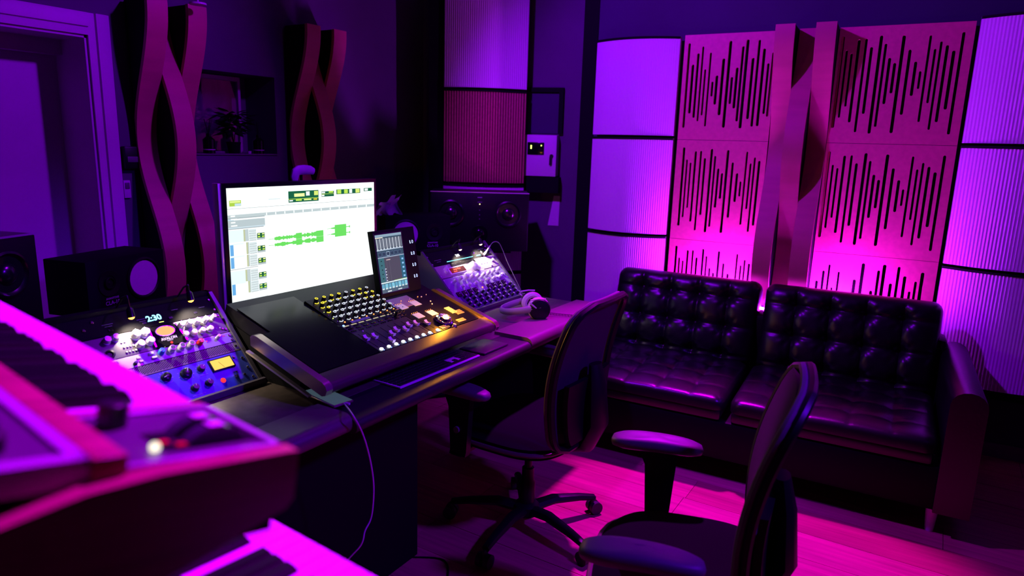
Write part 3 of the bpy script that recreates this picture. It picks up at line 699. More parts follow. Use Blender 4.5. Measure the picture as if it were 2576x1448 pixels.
# knob module: nine columns, five rows of lit encoders
km=obj('encoder_module',MB().prism([(.272,0),(.275,.004),(.445,.012),(.45,0)],.285,.575,'x'),BLK,con)
RING=em('white_ring',(.8,.85,1),1.1); RINGY=em('yellow_ring',(1,.8,.05),1.6)
def ring_b():
    mb=MB(); mb.tube([(.0052*math.cos(a*.3927),.0052*math.sin(a*.3927),.016) for a in range(16)],.0009,5,closed=True); return mb
def arc_b():
    mb=MB(); mb.tube([(.0085*math.cos(R(200+14*a)),.0085*math.sin(R(200+14*a)),.0012) for a in range(11)],.0012,5); return mb
yel={(0,4),(0,3),(0,2),(1,4),(3,4),(2,4),(5,4),(6,4),(6,3),(7,3)}
for c in range(8):
    for r_ in range(5):
        x=.312+.0345*c; y=.300+.0305*r_; z=.005+.007*(r_/4)
        shared('encoder','enc',lambda:MB().lathe([(.0078,0),(.0072,.012),(.0066,.015)],14),BLK,con,(x,y,z))
        if (c,r_) in yel: shared('ring_light','ringy',ring_b,RINGY,con,(x,y,z)); shared('value_arc','arcy',arc_b,RINGY,con,(x,y-.002,z))
        else: shared('ring_light','ring',ring_b,RING,con,(x,y,z)); shared('value_arc','arc',arc_b,RING,con,(x,y-.002,z))
    led(con,.318+.0345*c,.283,em('orange_led'),.0026,.004)
for i in range(6): led(con,.296,.295+.022*i,em('green_yellow_led') if i%2 else PRINT,.0016,.006)
# row of dim keys beneath the encoders
for i in range(8): shared('square_key','sqk',lambda:MB().box(-.007,.007,-.0045,.0045,0,.0025,b=.0006,seg=1),BLG,con,(.308+.0345*i,.272,.003))
for i in range(4): shared('lcd','lcd',lambda:MB().box(-.010,.010,-.006,.006,0,.001),mat('dim_violet_lcd',(.05,.03,.12),.3,emit=(.12,.05,.5),es=.35),con,(.345+.0225*i,.272+.0,.0056))
# master section
mm=obj('master_module',MB().box(.563,.835,.088,.40,0,.003),BLK,con)
obj('upper_plate',MB().box(.57,.70,.275,.345,.003,.0042),mat('lavender_plate',(.33,.29,.40),.4,.3),con,smooth=0)
SCR=mat('pale_lcd',(.45,.42,.5),.3,emit=(.55,.5,.62),es=.35)
for px,py in ((1012,771),(1045,762),(1053,793),(1087,786)):
    u,v=cpos(px,py,.005)
    shared('pale_screen','pscr',lambda:MB().box(-.019,.019,-.0165,.0165,0,.0012),SCR,con,(u,v,.0042))
    for k in range(4): led(con,u-.015+.010*k,v+.021,em('orange_led'),.0012,.0042)
u,v=cpos(1050,801,.01)
u,v=cpos(1118,802,.012)
jw=obj('jog_wheel',MB().lathe([(.033,0),(.033,.004),(.027,.006),(.026,.016),(.023,.020),(.010,.021)],32),CHR,con,(u,v,.003))
obj('wheel_ring',MB().lathe([(.037,0),(.037,.003),(.030,.0035)],32),BLG,con,(u,v,.003))
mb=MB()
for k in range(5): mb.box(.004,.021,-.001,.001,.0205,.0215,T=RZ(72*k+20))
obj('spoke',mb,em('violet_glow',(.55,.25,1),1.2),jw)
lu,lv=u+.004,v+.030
obj('round_glow_disc',MB().lathe([(.009,0),(.009,.004),(.005,.006)],14),em('amber_glow',(1,.75,.25),9),con,(lu,lv,.004))  # made-up glowing disc standing in for the amber bright spot by the wheel
kl=Vector((CX,CY,CZ))+Vector((lu+.035,(lv-.01)*ca-.05*sa,(lv-.01)*sa+.05*ca)); light('POINT','added_orange_light',kl,(1,.33,.02),3.0,.012)  # orange point light added to warm the console front, right rail and trackpad
ORK=mat('orange_backlit_key',(.4,.2,.08),.4,emit=(1,.38,.08),es=.5); YLK=mat('yellow_backlit_key',(.4,.35,.1),.4,emit=(1,.75,.2),es=.8)
def keyblock(px,py,nx,ny,dx,dy,m,w_=.0085,h_=.0075):
    u,v=cpos(px,py,.004)
    for i in range(nx):
        for j in range(ny): btn(con,u+dx*i,v-dy*j,w_,h_,.0025,m,.003,name='pad_key')
keyblock(1120,775,3,5,.0105,.0095,YLK); keyblock(1143,783,4,3,.0105,.0100,ORK)
keyblock(1150,805,4,2,.0115,.0105,ORK,.010,.0085); keyblock(1108,822,4,2,.0115,.0105,ORK,.010,.0085)
u,v=cpos(1144,815,.01); knob(con,u,v,.006,.008,KNW,.003)
u,v=cpos(996,792,.01); obj('joystick',MB().cyl((0,0,0),(0,0,.022),.005,.006).lathe([(.009,0),(.009,.003)],16),BLK,con,(u,v,.003))
for i in range(5):
    u,v=cpos(988+21*i,762-5.5*i,.005); led(con,u,v,em('orange_led') if i%2 else PRINT,.0018,.003)
for px,py in ((985,766),(990,770),(978,768)):
    u,v=cpos(px,py,.005); btn(con,u,v,.006,.004,.002,em('blue_led'),.003)
for i in range(6):
    for j in range(3): u,v=cpos(968+9*i+3*j,782-2*i+9*j,.004); btn(con,u,v,.007,.0045,.0025,BLG,.003)
for px,py in ((1083,756),(1087,763),(1060,745)):
    u,v=cpos(px,py,.005); led(con,u,v,PRINT,.003,.003)
# tilted display module
sc=thing('console_display','upright touch screen showing mixer meters, standing on the console right of the monitor','screen',(1.833,1.700,.936),(R(80),0,0))
obj('housing',MB().box(.0185,.250,-.012,.244,-.026,-.0005,b=.001),BLM,sc)
obj('screen_glass',MB().box(.0195,.178,.006,.234,-.0005,.0006),BLG,sc,smooth=0)
obj('mounting_foot',MB().box(.0,.28,-.05,-.01,-.03,-.012),BLM,sc)
def flat(parent,name,rects,z,extra=None):
    cols=[];mb=MB()
    for q in rects:
        x0,x1,y0,y1,c,e=q
        k=(c,e)
        if k not in cols: cols.append(k)
        i=cols.index(k); zz=z+.00004*len(mb.f)**.5
        mb.add([(x0,y0,zz),(x1,y0,zz),(x1,y1,zz),(x0,y1,zz)],[(0,1,2,3)],i)
    ms=[mat('px_%02x%02x%02x_%d'%(int(c[0]*255),int(c[1]*255),int(c[2]*255),int(e*100)),(.0,.0,.0),.4,emit=c,es=e,spec=.1) for c,e in cols]
    return obj(name,mb,ms,parent,smooth=0)
S0=.026;S1=.172;V0=.010;V1=.228; SW=S1-S0; SH=V1-V0
def sr(a,b,c,d,col,e): return (S0+SW*a,S0+SW*b,V0+SH*c,V0+SH*d,col,e)
navy=(.05,.10,.16); stl=(.10,.16,.24); cy=(.25,.65,.85); wh=(.85,.95,1)
rc=[sr(0,1,0,1,navy,.8),sr(0,1,.955,1,(.35,.5,.65),.8),sr(0,.28,.94,.952,(1,.9,.7),1.1),sr(0,1,.74,.935,(.10,.12,.17),1),sr(0,1,.725,.745,(.5,.6,.75),.9)]
for i in range(8):
    rc.append(sr(.03+.12*i,.055+.12*i,.76,.93,(.75,.8,.9),.9)); rc.append(sr(.075+.12*i,.13+.12*i,.77,.92,(.2,.23,.3),.8)); rc.append(sr(.02+.12*i,.07+.12*i,.745,.757,wh,1))
for i in range(6): rc.append(sr(.04+.15*i,.16+.15*i,.625,.70,(.10,.14,.26) if i not in (2,) else (.4,.5,.7),1)); rc.append(sr(.05+.15*i,.15+.15*i,.635,.69,(.03,.05,.1),1))
rc+= [sr(0,1,.60,.615,(.45,.55,.75),.8),sr(0,.22,.19,.60,(.05,.16,.20),1),sr(.82,1,.19,.60,(.03,.13,.22),1),sr(.22,.82,.19,.60,(.085,.075,.12),1),sr(.30,.305,.19,.55,(.3,.3,.4),.6),sr(.40,.405,.19,.55,(.3,.3,.4),.6),sr(.30,.45,.55,.565,(.8,.6,.6),.8),sr(.19,.23,.19,.42,(.15,.16,.32),1),sr(0,1,.165,.185,(.8,.95,1),1),sr(.5,1,.187,.193,(.3,.6,.1),1)]
for i in range(5): rc.append(sr(.88,.95,.22+.075*i,.25+.075*i,(.3,.6,1),1)); rc.append(sr(.09,.13,.24+.075*i,.26+.075*i,(.01,.03,.04),1)); rc.append(sr(.22,.26,.20+.05*i,.215+.05*i,wh,.9))
for i in range(8): rc.append(sr(.01+.125*i,.115+.125*i,.06,.155,cy if i%2 else (.15,.45,.65),.9)); rc.append(sr(.02+.125*i,.09+.125*i,.06,.085,wh,.8))
rc+= [sr(0,1,0,.05,(.08,.13,.2),1),sr(.2,.35,.01,.03,wh,.8),sr(.6,.75,.012,.03,wh,.8)]
flat(sc,'screen_picture',rc,.0008)
for i in range(4):
    y=.050+.045*i; mb=MB(); mb.tube([(.232+.0035*math.cos(a*.5236),y+.006*math.sin(a*.5236),0) for a in range(12)],.0008,5,closed=True); mb.box(.216,.219,y-.005,y+.006,-.0004,.0006); mb.box(.216,.222,y-.006,y-.0035,-.0004,.0006)
    obj('side_symbol',mb,em('blue_white_symbol',(.45,.55,1),2),sc)
# ------------------------------------------------------------------ main monitor
mo=thing('computer_monitor','large bright computer monitor showing an audio editor with green waveforms','monitor',(1.435,2.02,.918))
MW,MH=.737,.428
obj('housing',MB().box(0,MW,.004,.045,0,MH,b=.004),BLK,mo)
obj('bezel',MB().box(0,MW,0,.004,0,MH),BLG,mo,smooth=0)
obj('side_trim',MB().box(-.012,-.0005,.004,.035,.0,MH+.002,b=.002),ALU,mo)
obj('stand_column',MB().box(MW/2-.04,MW/2+.04,.05,.07,-.14,.2),BLM,mo); obj('stand_base',MB().box(MW/2-.13,MW/2+.13,-.06,.085,-.158,-.145,b=.003),BLM,mo)
P0x,P1x,P0z,P1z=.0155,.724,.0165,.4135
def mr(a,b,c,d,col,e):
    a=a/(1.24-.24*a); b=b/(1.24-.24*b)
    return mr_(a,b,c,d,col,e)
def mr_(a,b,c,d,col,e):   # fractions: x from left, y from top
    return (P0x+(P1x-P0x)*a,P0x+(P1x-P0x)*b,P1z-(P1z-P0z)*d,P1z-(P1z-P0z)*c,col,e)
W_=(.93,1,.99); g1=(.56,.66,.68); g2=(.42,.50,.53); dg=(.01,.13,.06); lg=(.55,.85,.10); yl=(.85,1,.35); wv=(.16,.78,.13)
q=[mr(0,1,0,1,W_,1.25)]
q+= [mr(0,1,.175,.178,(.35,.4,.42),.9),mr(0,1,.228,.255,g1,1),mr(0,.25,.255,.262,g2,.9),mr(0,.04,.262,.34,(.55,.75,.85),1),mr(0,.25,.275,.335,(.52,.62,.65),1),mr(.0,.24,.345,.352,g2,.9),mr(0,.25,.335,.345,(.65,.8,.88),1)]
for i in range(12): q.append(mr(.26+.062*i,.267+.062*i,.231,.252,W_,1.2))
for i in range(4): q.append(mr(.02,.05+.012*(i%2),.232+.028*i if i else .233,.243+.028*i if i else .245,W_,1.2))
q+= [mr(.015,.095,.105,.155,lg,.8),mr(.02,.09,.11,.125,yl,1),mr(.052,.094,.132,.153,(.6,.8,.9),1),mr(.28,.36,.11,.116,(.65,.82,.85),1)]
q+= [mr(.415,.62,.052,.155,dg,1),mr(.455,.525,.075,.105,yl,1.2),mr(.535,.56,.06,.10,W_,1),mr(.59,.617,.06,.10,(.75,.9,.2),1),mr(.415,.62,.122,.127,lg,1),mr(.42,.445,.133,.145,W_,1),mr(.465,.505,.130,.143,lg,1.2),mr(.52,.57,.130,.143,yl,1),mr(.585,.61,.130,.145,(.7,.6,.05),1)]
q+= [mr(.64,.725,.068,.12,dg,1),mr(.642,.665,.073,.088,W_,1),mr(.69,.72,.07,.085,lg,1.1),mr(.642,.66,.10,.115,W_,1),mr(.64,.725,.093,.097,lg,1)]
q+= [mr(.742,.905,.057,.105,dg,1),mr(.748,.775,.06,.10,lg,1),mr(.795,.82,.06,.10,lg,1),mr(.83,.85,.06,.10,W_,1),mr(.873,.90,.06,.10,(.75,.9,.2),1),mr(.93,.985,.057,.09,dg,1),mr(.935,.958,.062,.085,W_,1)]
for i,(y,nm) in enumerate([(.36,0),(.475,1),(.585,1),(.715,0),(.82,1)]):
    h=.105
    q+= [mr(.10+.015*nm,.112+.015*nm,y,y+h,(.62,.68,.42),.9),mr(.112+.015*nm,.135,y,y+h,g1,1)]
    for k in range(5): q.append(mr(.137,.187,y+.004+.0205*k,y+.020+.0205*k,(.75,.86,.88),1)); q.append(mr(.137,.187,y+.020+.0205*k,y+.0235+.0205*k,g2,.8))
    q+= [mr(.19,.245,y+h*.48,y+h,g1,.9),mr(.193,.243,y+h*.42,y+h*.84,dg,.9),mr(.197,.212,y+h*.47,y+h*.58,yl,1.1),mr(.226,.241,y+h*.47,y+h*.58,yl,1.1),mr(.197,.213,y+h*.68,y+h*.79,lg,1.1),mr(.225,.241,y+h*.68,y+h*.79,lg,1.1)]
    q.append(mr(0,.10,y,y+h,(.75,.93,1),1.15))
    if nm: q.append(mr(.005,.028,y+.01,y+h,(.15,.45,.85),1)); q.append(mr(.028,.11,y+.012,y+h,(.95,1,.97),1.2))
q+= [mr(0,.19,.698,.703,g2,.9),mr(0,.25,.985,.99,g2,.9),mr(0,1,.992,1,(.4,.5,.5),.8)]
def wave(x0,x1,yc,amp,seed):
    rnd=random.Random(seed); n=46; out=[]
    for i in range(n):
        x=i/n; a=.12
        if x<.10: a=.06
        elif x<.33: a=.45+.35*rnd.random()-.25*abs(x-.2)*4
        elif x<.48: a=.25+.4*rnd.random()
        elif x<.59: a=1
        elif x<.64: a=.2+.3*rnd.random()
        elif x<.86: a=.35+.5*rnd.random()
        else: a=1
        a=max(a,.05)
        if i<n: out.append(mr(x0+(x1-x0)*x,x0+(x1-x0)*(i+1)/n+.0005,yc-amp*a,yc+amp*a,wv,1))
    return out
def wave2(x0,x1,yc,amp):
    out=[]
    for i in range(24):
        x=i/24; a=.06 if x<.15 else (.15+(x-.15)*1.0 if x<.33 else (1 if x<.80 else (.12 if x<.93 else .35)))
        out.append(mr(x0+(x1-x0)*x,x0+(x1-x0)*(i+1)/24,yc-amp*a,yc+amp*a,wv,1))
    return out
q+=wave(.268,.645,.473,.028,3)+wave(.268,.645,.530,.028,4)+wave2(.672,.83,.438,.030)+wave2(.672,.83,.497,.030)
# rects are in (x,z) plane of the monitor
ob=flat(mo,'screen_picture',q,0); ob.rotation_euler=(R(90),0,0); ob.location=(0,-.0008,0)
# small curved thing above monitor
t=thing('desk_lamp_head','small pale rounded lamp head on a pole just above the top of the big monitor','lamp',(2.00,2.26,1.355))
pts=[(-.05,0,-.03),(-.052,0,-.01),(-.045,0,.010),(-.03,0,.018),(0,0,.020),(.03,0,.018),(.05,0,.012)]
obj('curved_shell',MB().tube([Vector(p)+Vector((0,0,.0)) for p in pts],[.008,.012,.013,.013,.013,.012,.009],10,flat=1.6),mat('lavender_plastic',(.30,.27,.36),.5),t)
obj('pole',MB().cyl((0,.02,.01),(0,.02,-1.343),.006),BLM,t); obj('foot',MB().cyl((0,.02,-1.355),(0,.02,-1.343),.10,n=20),BLM,t)
# ------------------------------------------------------------------ speakers
def cone(parent,name,x,z,r,m,surround=BLK,depth=.03,dome=.35,domem=None):
    M_=T((x,-.0,z))@RX(90)
    w_=obj(name,MB().lathe([(r*.93,.002),(r*.80,-depth*.4),(r*.35,-depth),(r*.30,-depth*1.02)],28,T=M_,cap=True),m,parent)
    obj('surround',MB().lathe([(r*1.13,.0005),(r*1.10,.005),(r*1.0,.007),(r*.92,.003)],28,T=M_,cap=False),surround,w_)
    obj('dust_cap',MB().sphere((0,0,-depth*.9),r*dome,T=M_,n=14,sc=(1,1,.55)),domem or m,w_)
    return w_
def stand(label,x,y,z,w_=.3,d_=.24,rot=0,top_off=(0,0)):
    t=thing('speaker_stand',label,'stand',(x,y,0),(0,0,rot))
    obj('top_plate',MB().box(-w_/2,w_/2,-d_/2,d_/2,z-.014,z-.001,b=.003),BLM,t)
    obj('column',MB().box(-.04,.04,-.03,.03,.018,z-.014),BLM,t); obj('base_plate',MB().box(-.17,.17,-.15,.15,.0,.018,b=.004),BLM,t)
    return t
def cla(label,loc,rot,flip,stick=False):
    t=thing('studio_monitor',label,'loudspeaker',loc,(0,0,rot),'white-coned studio loudspeakers lying on their side')
    W2,H2,D2=.382,.215,.199
    obj('cabinet',MB().box(0,W2,0,D2,0,H2,b=.003),BLM,t)
    fx=(lambda x:W2-x) if flip else (lambda x:x)
    wf=cone(t,'woofer',fx(.115),.112,.078,CONE,depth=.028,dome=.24)
    M_=T((fx(.115),-.004,.112))@RX(90)
    for an in ((-95,-55) if flip else (-60,-100)):
        obj('lead_wire',MB().cyl((.012*math.cos(R(an)),.012*math.sin(R(an)),-.012),(.045*math.cos(R(an)),.045*math.sin(R(an)),-.006),.003,T=M_),BLK,wf)
    tw=cone(t,'tweeter',fx(.285),.120,.020,BLK,depth=.004,dome=.6); obj('tweeter_ring',MB().lathe([(.052,.0),(.050,.004),(.030,.002)],28,T=T((fx(.285),0,.12))@RX(90),cap=False),BLS,tw)
    mb=MB(); TT=T((fx(.275),-.0005,.042))@RX(90)
    mb.text('AVANTONE',.011,TT@T((0,.018,0)),0,bold=.0003); mb.text('CLA-10',.021,TT,0,bold=.0003)
    mb.box(-.012,.012,-.0205,-.019,0,.0004,T=TT).box(-.010,.008,-.0005,.0008,0,.0004,T=TT@T((0,-.020,0))@RZ(40)).box(-.010,.006,.0,.0013,0,.0004,T=TT@T((0,-.026,0))@RZ(20))
    obj('logo',mb,mat('violet_logo',(.42,.40,.50),.5),t,smooth=0)
    return t
cla('black studio loudspeaker with white cone standing left behind the left rack',(1.283,2.634,.816),R(16),True)
wb=Vector((.82,-.57,0)); WC=polar(40.55,3.9); CO=WC-.115*wb

cla('black studio loudspeaker with white cone partly hidden behind the console touch screen',(CO.x,CO.y,.876),R(-35),False)
stand('black loudspeaker stand behind the left rack under the white-coned speaker',1.283+.191*.96-.1*.28,2.634+.191*.28+.1*.96,.816,rot=R(16))
stand('black loudspeaker stand behind the touch screen under the white-coned speaker',CO.x+.191*.82+.1*.57,CO.y-.191*.57+.1*.82,.876,rot=R(-35),w_=.34)
# pale crumpled cloth
def fnc(u,v):
    x=-.03+.13*u+.02*math.sin(5*v+3*u); y=.03+.05*v; z=.0+.10*(1-v)*(.6+.5*u)+.010*math.sin(14*u+4*v)+.004*math.sin(31*u)
    return (x,y+.012*math.sin(9*u),z)
t=thing('crumpled_cloth','pale crumpled cloth slumped on top of the loudspeaker between the monitor and the corner column','cloth',(CO.x,CO.y,1.0925),(0,0,R(-35)))
obj('cloth_fold',MB().grid(fnc,20,12),PURP,t,smooth=60); obj('cloth_fold',MB().grid(lambda u,v:(-.02+.10*u-.03*v,.07+.03*v+.01*math.sin(8*u),.001+.12*(1-v)*(.4+.6*u)+.008*math.sin(11*u)),18,8),PURP,t,smooth=60)
# main three-way speakers
def main_speaker(label,loc,rot,w_,h_,d_):
    t=thing('main_loudspeaker',label,'loudspeaker',loc,(0,0,rot),'large black main loudspeakers')
    obj('cabinet',MB().box(0,w_,0,d_,0,h_,b=.006),mat('black_cabinet',(.012,.011,.015),.35),t)
    obj('front_baffle',MB().box(.004,w_-.004,-.012,0,.004,h_-.004,b=.004),BLK,t)
    obj('top_edge',MB().box(0,w_,-.014,-.002,h_-.004,h_+.001),mat('pale_violet_edge',(.55,.5,.6),.3,.3),t)
    for fx in (.21,.79): 
        M_=T((w_*fx,-.0125,h_*.64))@RX(90); r=w_*.135
        wf=obj('woofer',MB().lathe([(r,.0),(r,.006),(r*.9,.009),(r*.84,.003),(r*.45,-.014),(r*.44,-.014)],32,T=M_),mat('glossy_woofer',(.006,.004,.008),.22,spec=1.0),t)
        obj('dust_cap',MB().sphere((0,0,-.006),r*.5,T=M_,n=18,sc=(1,1,.6)),mat('glossy_woofer'),wf)
    M_=T((w_*.5,-.0125,h_*.30))@RX(90); o=obj('midrange_dome',MB().lathe([(.052,0),(.05,.006),(.036,.004)],28,T=M_).sphere((0,0,.0),.033,T=M_,n=18,sc=(1,1,.5)),BLG,t)
    obj('badge',MB().box(w_*.5-.014,w_*.5+.014,-.0145,-.0125,h_*.905,h_*.92).box(w_*.5-.014,w_*.5+.014,-.0145,-.0125,h_*.83,h_*.838),PRINTD,t)
    obj('power_light',MB().sphere((w_*.5,-.0135,h_*.80),.003,n=8),em('yellow_led',(1,.8,.3),5),t)
    for zz in (.70,.62,.55): obj('control',MB().cyl((w_*.5,-.0125,h_*zz),(w_*.5,-.016,h_*zz),.004,n=10),GRY,t)
    return t
mL=polar(38.5,4.22); mR=polar(30.3,4.22); mw=(mR-mL).length; ma=math.atan2((mR-mL).y,(mR-mL).x)
main_speaker('large black loudspeaker with two glossy woofers below the brown slatted corner panel',(mL.x,mL.y,.852),ma,mw,.362,.26)
mc=(mL+mR)/2; stand('black stand under the large corner loudspeaker',mc.x-.13*math.sin(ma),mc.y+.13*math.cos(ma),.851,.4,.22,rot=ma)
fr=polar(66.9,2.75); rr_=R(20)
main_speaker('large black loudspeaker at the left edge in front of the white door',(fr.x-.56*math.cos(rr_),fr.y-.56*math.sin(rr_),.84),rr_,.56,.33,.36)
cc=fr-Vector((.28*math.cos(rr_),.28*math.sin(rr_),0))+Vector((-.18*math.sin(rr_),.18*math.cos(rr_),0)); stand('black stand under the large loudspeaker by the door',cc.x,cc.y,.839,.4,.3,rot=rr_)
# ------------------------------------------------------------------ sofa
SO=ws(1.68,.12); sofa=thing('leather_sofa','black tufted leather two-seat sofa on short metal feet below the slotted panels','sofa',(SO.x,SO.y,0),(0,0,R(93-180)))
# local: x to the right (seen from room) 0..1.90, y: into the wall positive -> toward room negative
SWD=1.90; SD=.90
obj('seat_frame',MB().box(.0,SWD,-SD,-.04,.11,.30,b=.02),LEAF2,sofa); obj('back_frame',MB().box(.10,SWD-.10,-.20,-.04,.28,.66,b=.03),LEAF2,sofa)
def arm(x0,x1):
    mb=MB(); pr=[(x0,.11),(x1,.11),(x1,.55)]
    n=8
    for i in range(n+1): a=math.pi*i/n; pr.append(((x0+x1)/2+(x1-x0)/2*math.cos(a),.57+.055*math.sin(a)))
    pr.append((x0,.55)); return mb.prism(pr,-SD-.01,-.06,'y')
obj('armrest',arm(0,.125),LEA,sofa); obj('armrest',arm(SWD-.125,SWD),LEA,sofa)
for x in (.10,SWD-.12):
    for y in (-SD+.06,-.12): obj('foot',MB().lathe([(.016,0),(.024,.11)],16,T=T((x,y,0))),ALU,sofa)
def tuft(w_,h_,nx,ny,th,top_puff=0,depth=.030,edge=.055,my=.0,flat=1):
    # returns cushion mesh in (x right, y up, z out) local, buttons list
    bx=[w_*(i+.5+.0)/(nx) if 0 else w_*(i+1)/(nx+1) for i in range(nx)]; by=[h_*(j+1)/(ny+1)+my for j in range(ny)] if ny!=3 or h_>.5 else [.055,.21,.365]
    def fn(u,v):
        x=w_*u;y=h_*v
        ex=min(x,w_-x);ey=min(y,h_-y)
        f=1-math.exp(-ex/edge*1.8); g=1-math.exp(-ey/edge*1.8); z=th*(f*g)**.55
        d=0
        for X in bx: d+=flat*.010*math.exp(-((x-X)/.007)**2)+flat*.006*math.exp(-((x-X)/.03)**2)
        for Y in by: d+=flat*.009*math.exp(-((y-Y)/.007)**2)+flat*.006*math.exp(-((y-Y)/.03)**2)
        for X in bx:
            for Y in by:
                r2=(x-X)**2+(y-Y)**2; d+=depth*math.exp(-r2/.0011)
                r=math.sqrt(r2)
                if r<.11: an=math.atan2(y-Y,x-X); d+=flat*.0022*math.cos(9*an+X*40)*math.exp(-((r-.045)/.03)**2)
        return (x,y,z-d*min(1,(f*g)*1.1)+.0015*math.sin(23*x+9*y)*math.sin(17*y-5*x))
    mb=MB(); nu,nv=int(w_/.0085),int(h_/.0085)
    mb.grid(fn,nu,nv)
    k=len(mb.v); # back + sides: simple flat back sharing outline
    rim=[j*(nu+1)+i for j,i in [(0,i) for i in range(nu+1)]+[(j,nu) for j in range(1,nv+1)]+[(nv,i) for i in range(nu-1,-1,-1)]+[(j,0) for j in range(nv-1,0,-1)]]
    bk=[(mb.v[i][0],mb.v[i][1],-.035) for i in rim]; mb.v+=bk
    n=len(rim)
    for i in range(n): a,b=rim[i],rim[(i+1)%n]; mb.f.append((b,a,k+i,k+(i+1)%n)); mb.m.append(0)
    mb.f.append(tuple(k+i for i in range(n-1,-1,-1))); mb.m.append(0)
    # round corners of the outline by pulling corner points inwards
    rc=.05; out=[]
    for (x,y,z) in mb.v:
        cx=min(max(x,rc),w_-rc); cy=min(max(y,rc),h_-rc); dx,dy=x-cx,y-cy
        if abs(dx)>1e-6 and abs(dy)>1e-6:
            m_=max(abs(dx),abs(dy)); l=math.hypot(dx,dy); x=cx+dx*m_/l; y=cy+dy*m_/l
        out.append((x,y,z))
    mb.v=out
    return mb,[(X,Y,fn(X/w_,Y/h_)[2]) for X in bx for Y in by]
for i,(x0,w_) in enumerate(((.135,.80),(.955,.81))):
    mb,bt=tuft(w_,.47,4,3,.085)
    ob=obj('back_cushion',mb,LEA,sofa,(x0,-.235,.365),(R(90-14),0,0),smooth=70)
    for X,Y,Z in bt: obj('button',MB().sphere((X,Y,Z+.002),.010,n=10,sc=(1,1,.5)),LEA,ob)
    mb,bt=tuft(w_-.005,.60,4,3,.030,depth=.009,edge=.04,flat=.35)
    ob=obj('seat_cushion',mb,LEA,sofa,(x0,-SD-.01,.385),(R(2),0,0),smooth=70)
    obj('cushion_side',MB().box(.01,w_-.015,.004,.60,-.085,-.030,b=.015),LEA,ob)
# led strip behind the sofa
t=thing('led_strip','glowing magenta light bar low on the wall behind the sofa','light bar',WW(1.12,.10,.64),(0,0,R(93-180)))
obj('channel',MB().box(-.01,.86,-.014,.07,-.03,.0),BLM,t)
obj('diffuser',MB().box(.0,.85,-.012,.012,.0,.012,b=.003),em('strip_glow',(.42,.008,1),1500),t)
